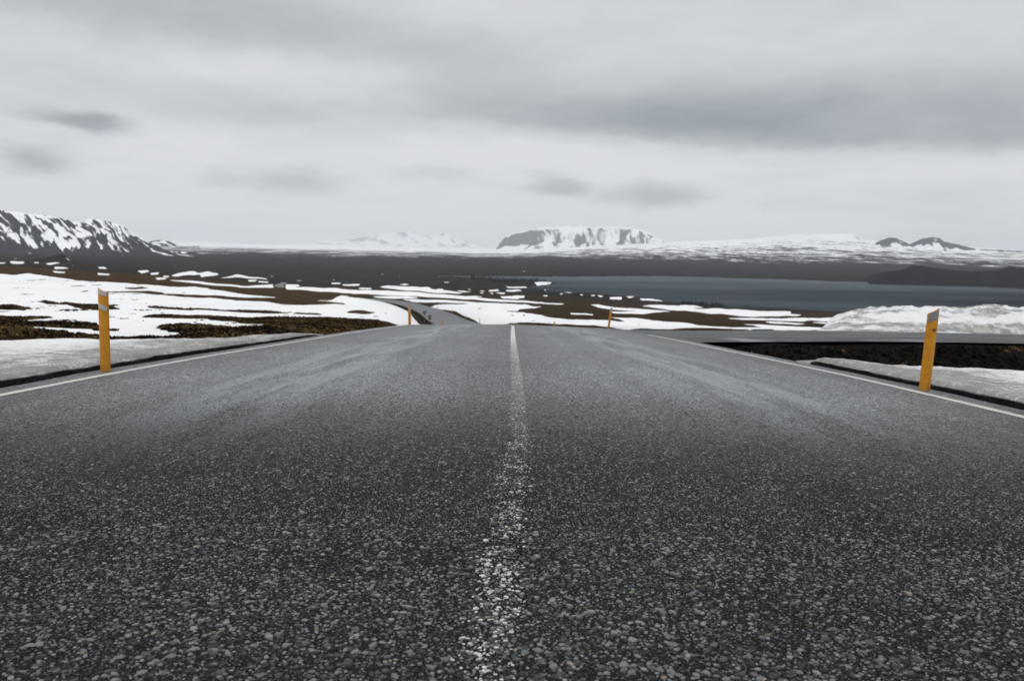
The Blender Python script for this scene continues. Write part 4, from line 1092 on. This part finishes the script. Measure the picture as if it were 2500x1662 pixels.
def put_sign(px, Y, kind_, label):
    x = float(unproj(px, 770)[0]) * Y; z = gz(x, Y)
    e = empty('road_sign', (x, Y, z), label=label, cat='road sign', group='road signs seen from behind')
    if kind_ == 'round':
        obj('pole', poly_mesh('pole', *tube(0.045, -0.3, 2.25), M_STEEL), parent=e)
        vs, fs = disc(0.40, 0.03); fs = fs + [tuple(range(20)), tuple(range(20, 40))[::-1]]
        o = obj('panel', poly_mesh('panel', vs, fs, M_STEEL), parent=e); o.location = (0, 0.06, 1.95)
        obj('bracket', poly_mesh('bracket', *box(0.5, 0.04, 0.06, 0, 0.02, 1.95), M_STEEL), parent=e)
    else:
        for sx_ in (-0.22, 0.22): obj('pole', poly_mesh('pole', *tube(0.035, -0.3, 1.0, x=sx_), M_STEEL), parent=e)
        obj('panel', poly_mesh('panel', *box(0.60, 0.03, 0.95, 0, 0.055, 1.05), M_STEEL), parent=e)
        obj('bracket', poly_mesh('bracket', *box(0.56, 0.04, 0.05, 0, 0.02, 1.2), M_STEEL), parent=e)
put_sign(1037, 148, 'round', 'round road sign seen from behind on a pole beside the far curve')
put_sign(1049, 140, 'board', 'low rectangular road sign board seen from behind below the round sign')

# ------------------------------------------------------------------ trees by the lake
def spruce_mesh(seed, n=260):
    r = np.random.default_rng(seed); V = []; Fc = []
    for i in range(n):
        h = r.random() ** 0.8 * 0.95 + 0.05
        rad = (1 - h) * 0.34 * r.uniform(0.5, 1.1) + 0.02; a = r.uniform(0, 6.283)
        c = np.array([rad * math.cos(a), rad * math.sin(a), h]); s = 0.05 + 0.05 * (1 - h)
        d = np.array([math.cos(a), math.sin(a), -0.35]) * s * 1.5; e = np.array([-math.sin(a), math.cos(a), 0]) * s
        b0 = len(V); V += [c - e * 0.7, c + e * 0.7, c + d, c + np.array([0, 0, s])]; Fc += [(b0, b0 + 1, b0 + 2), (b0, b0 + 2, b0 + 3)]
    return mesh_np('crown', V, Fc, M_TREE, smooth=False)
SPR = [spruce_mesh(600 + i) for i in range(5)]
vs, fs = tube(0.022, -0.08, 0.55, 6); TRK = poly_mesh('trunk', vs, fs, M_TRUNK)
def tree(px, py, Hh, label, group):
    u, t = unproj(px, py); u = float(u); ys = np.geomspace(500, 2400, 1500)
    i = int(np.argmin(np.abs(tt(np.full_like(ys, u), ys) - float(t)))); y = ys[i]
    x = u * y; z = gz(x, y)
    if z < CAMZ - 90.5: z = CAMZ - 89.5
    e = empty('spruce_tree', (x, y, z), label=label, cat='tree', group=group)
    e.scale = (Hh, Hh, Hh); e.rotation_euler = (0, 0, random.uniform(0, 6))
    link(bpy.data.objects.new('crown', random.choice(SPR)), parent=e); link(bpy.data.objects.new('trunk', TRK), parent=e)
for k_, px in enumerate(np.linspace(1666, 1766, 24)):
    py = np.interp(px, [1666, 1700, 1740, 1766], [742.5, 744.5, 749.5, 750.5]) + random.uniform(-0.6, 1.0)
    tree(px + random.uniform(-2, 2), py, random.uniform(3.6, 7.0), 'small dark spruce in the row on the near lake shore', 'spruces on the near lake shore')
def wood():
    r = np.random.default_rng(9); V = []; Fc = []
    for i in range(330):
        px = r.uniform(1150, 1330); py = np.interp(px, [1150, 1200, 1260, 1330], [682, 688, 690, 688.0]) + r.uniform(-3.0, 7) * np.interp(px, [1150, 1230, 1330], [1, 1, 0.3])
        u, t = unproj(px, py); y = min(89.0 / max(float(t), 0.02), 2300); x = float(u) * y; z = gz(x, y)
        if z < CAMZ - 90.2: continue
        hh = r.uniform(4, 10); w_ = hh * 0.42
        for q in range(14):
            a = r.uniform(0, 6.28); k = r.random(); rr = w_ * (1 - k) * r.uniform(0.4, 1)
            c = np.array([x + rr * math.cos(a), y + rr * math.sin(a), z + hh * k]); s = 0.9
            b0 = len(V); V += [c + r.normal(0, s, 3), c + r.normal(0, s, 3), c + r.normal(0, s, 3)]; Fc.append((b0, b0 + 1, b0 + 2))
    o = obj('wood', mesh_np('wood', V, Fc, M_TREE, smooth=False), kind='stuff'); o['label'] = 'dark scrubby wood on the low point by the lake'; o['category'] = 'trees'
wood()

# ------------------------------------------------------------------ heath: tussocks on the bare ground near the road
def heath():
    m, T, b = new_mat('heath_tuft')
    n = T.attr('tone'); nn = T.noise(objco(T), 6, 4)
    c = T.mix(T.ramp(T.math('MULTIPLY_ADD', nn, 0.5, T.math('MULTIPLY', n, 0.7)), 0.45, 1.0), (0.004, 0.0034, 0.003), (0.165, 0.105, 0.042))
    bsdf(T, b, c, 0.9, None, 0.1)
    N = 70000
    y = np.exp(RNG.uniform(math.log(10.5), math.log(110), N)); u = RNG.uniform(-0.75, 0.1, N)
    ur = RNG.uniform(0.05, 0.75, N // 3); yr_ = RNG.uniform(9.5, 20.5, N // 3)
    y = np.concatenate([y, yr_]); u = np.concatenate([u, ur])
    x = u * y
    j = np.interp(u, uc, np.arange(nc)); i = np.interp(y, ry, np.arange(nr))
    s = bilin(snow_m, i, j); z = bilin(GV[:, :, 2], i, j); g = np.abs(x - PATHX(y))
    ok = ((s < 0.35) | ((s < 0.75) & (RNG.random(len(s)) < 0.35))) & (g > 5.0) & ~((x > 4.3) & (y > side_near(x) - 0.15)) 
    ok &= RNG.random(len(x)) < np.clip(1.2 - (y / 140), 0.3, 1) * np.where(x > 0, 0.55, 1)
    x, y, z = x[ok], y[ok], z[ok]; n = len(x)
    B = 5
    tone = np.clip(0.5 + 0.5 * fbm(x / 1.5, y / 3, 3, 701) + RNG.normal(0, 0.18, n), 0, 1)
    tone = np.where(x > 0, tone * np.where(fbm(x * 2, y * 2, 3, 707) > 0.25, 0.9, 0.3), tone)
    hgt = RNG.uniform(0.025, 0.065, n) * (1 + 0.008 * y); wd = hgt * RNG.uniform(1.2, 2.2, n)
    V = np.zeros((n, B, 3, 3)); 
    for q in range(B):
        a = RNG.uniform(0, 6.283, n); r1 = wd * RNG.uniform(0.2, 0.9, n)
        cx_, cy_ = x + r1 * np.cos(a), y + r1 * np.sin(a)
        ex, ey = -np.sin(a) * wd * 0.6, np.cos(a) * wd * 0.6
        V[:, q, 0] = np.stack([cx_ + ex, cy_ + ey, z - 0.02], -1); V[:, q, 1] = np.stack([cx_ - ex, cy_ - ey, z - 0.02], -1)
        V[:, q, 2] = np.stack([x + RNG.normal(0, 0.25, n) * wd, y + RNG.normal(0, 0.25, n) * wd, z + hgt * RNG.uniform(0.6, 1.0, n)], -1)
    Fc = np.arange(n * B * 3).reshape(-1, 3)
    o = obj('heath', mesh_np('heath', V.reshape(-1, 3), Fc, m, smooth=False, attrs={'tone': np.repeat(tone, B * 3)}), kind='stuff')
    o['label'] = 'brown heath tussocks on the bare ground between the snow'; o['category'] = 'heath'
heath()

# ------------------------------------------------------------------ haze
def haze():
    x0, x1, y0, y1, z0, z1 = -46000, 46000, -3000, 33500, CAMZ - 96, 640
    vs = [(x, y, z) for z in (z0, z1) for y in (y0, y1) for x in (x0, x1)]
    fs = [(0, 2, 3, 1), (4, 5, 7, 6), (0, 1, 5, 4), (2, 6, 7, 3), (0, 4, 6, 2), (1, 3, 7, 5)]
    m = bpy.data.materials.new('haze_air'); m.use_nodes = True
    T = NT(m.node_tree); T.n.remove(T.n['Principled BSDF'])
    v = T.node('ShaderNodeVolumePrincipled'); v.inputs['Color'].default_value = (0.90, 0.94, 0.99, 1); v.inputs['Density'].default_value = 4.3e-5
    v.inputs['Anisotropy'].default_value = 0.55
    T.l.new(v.outputs[0], T.n['Material Output'].inputs['Volume'])
    obj('haze', poly_mesh('haze', vs, fs, m), kind='stuff')
haze()
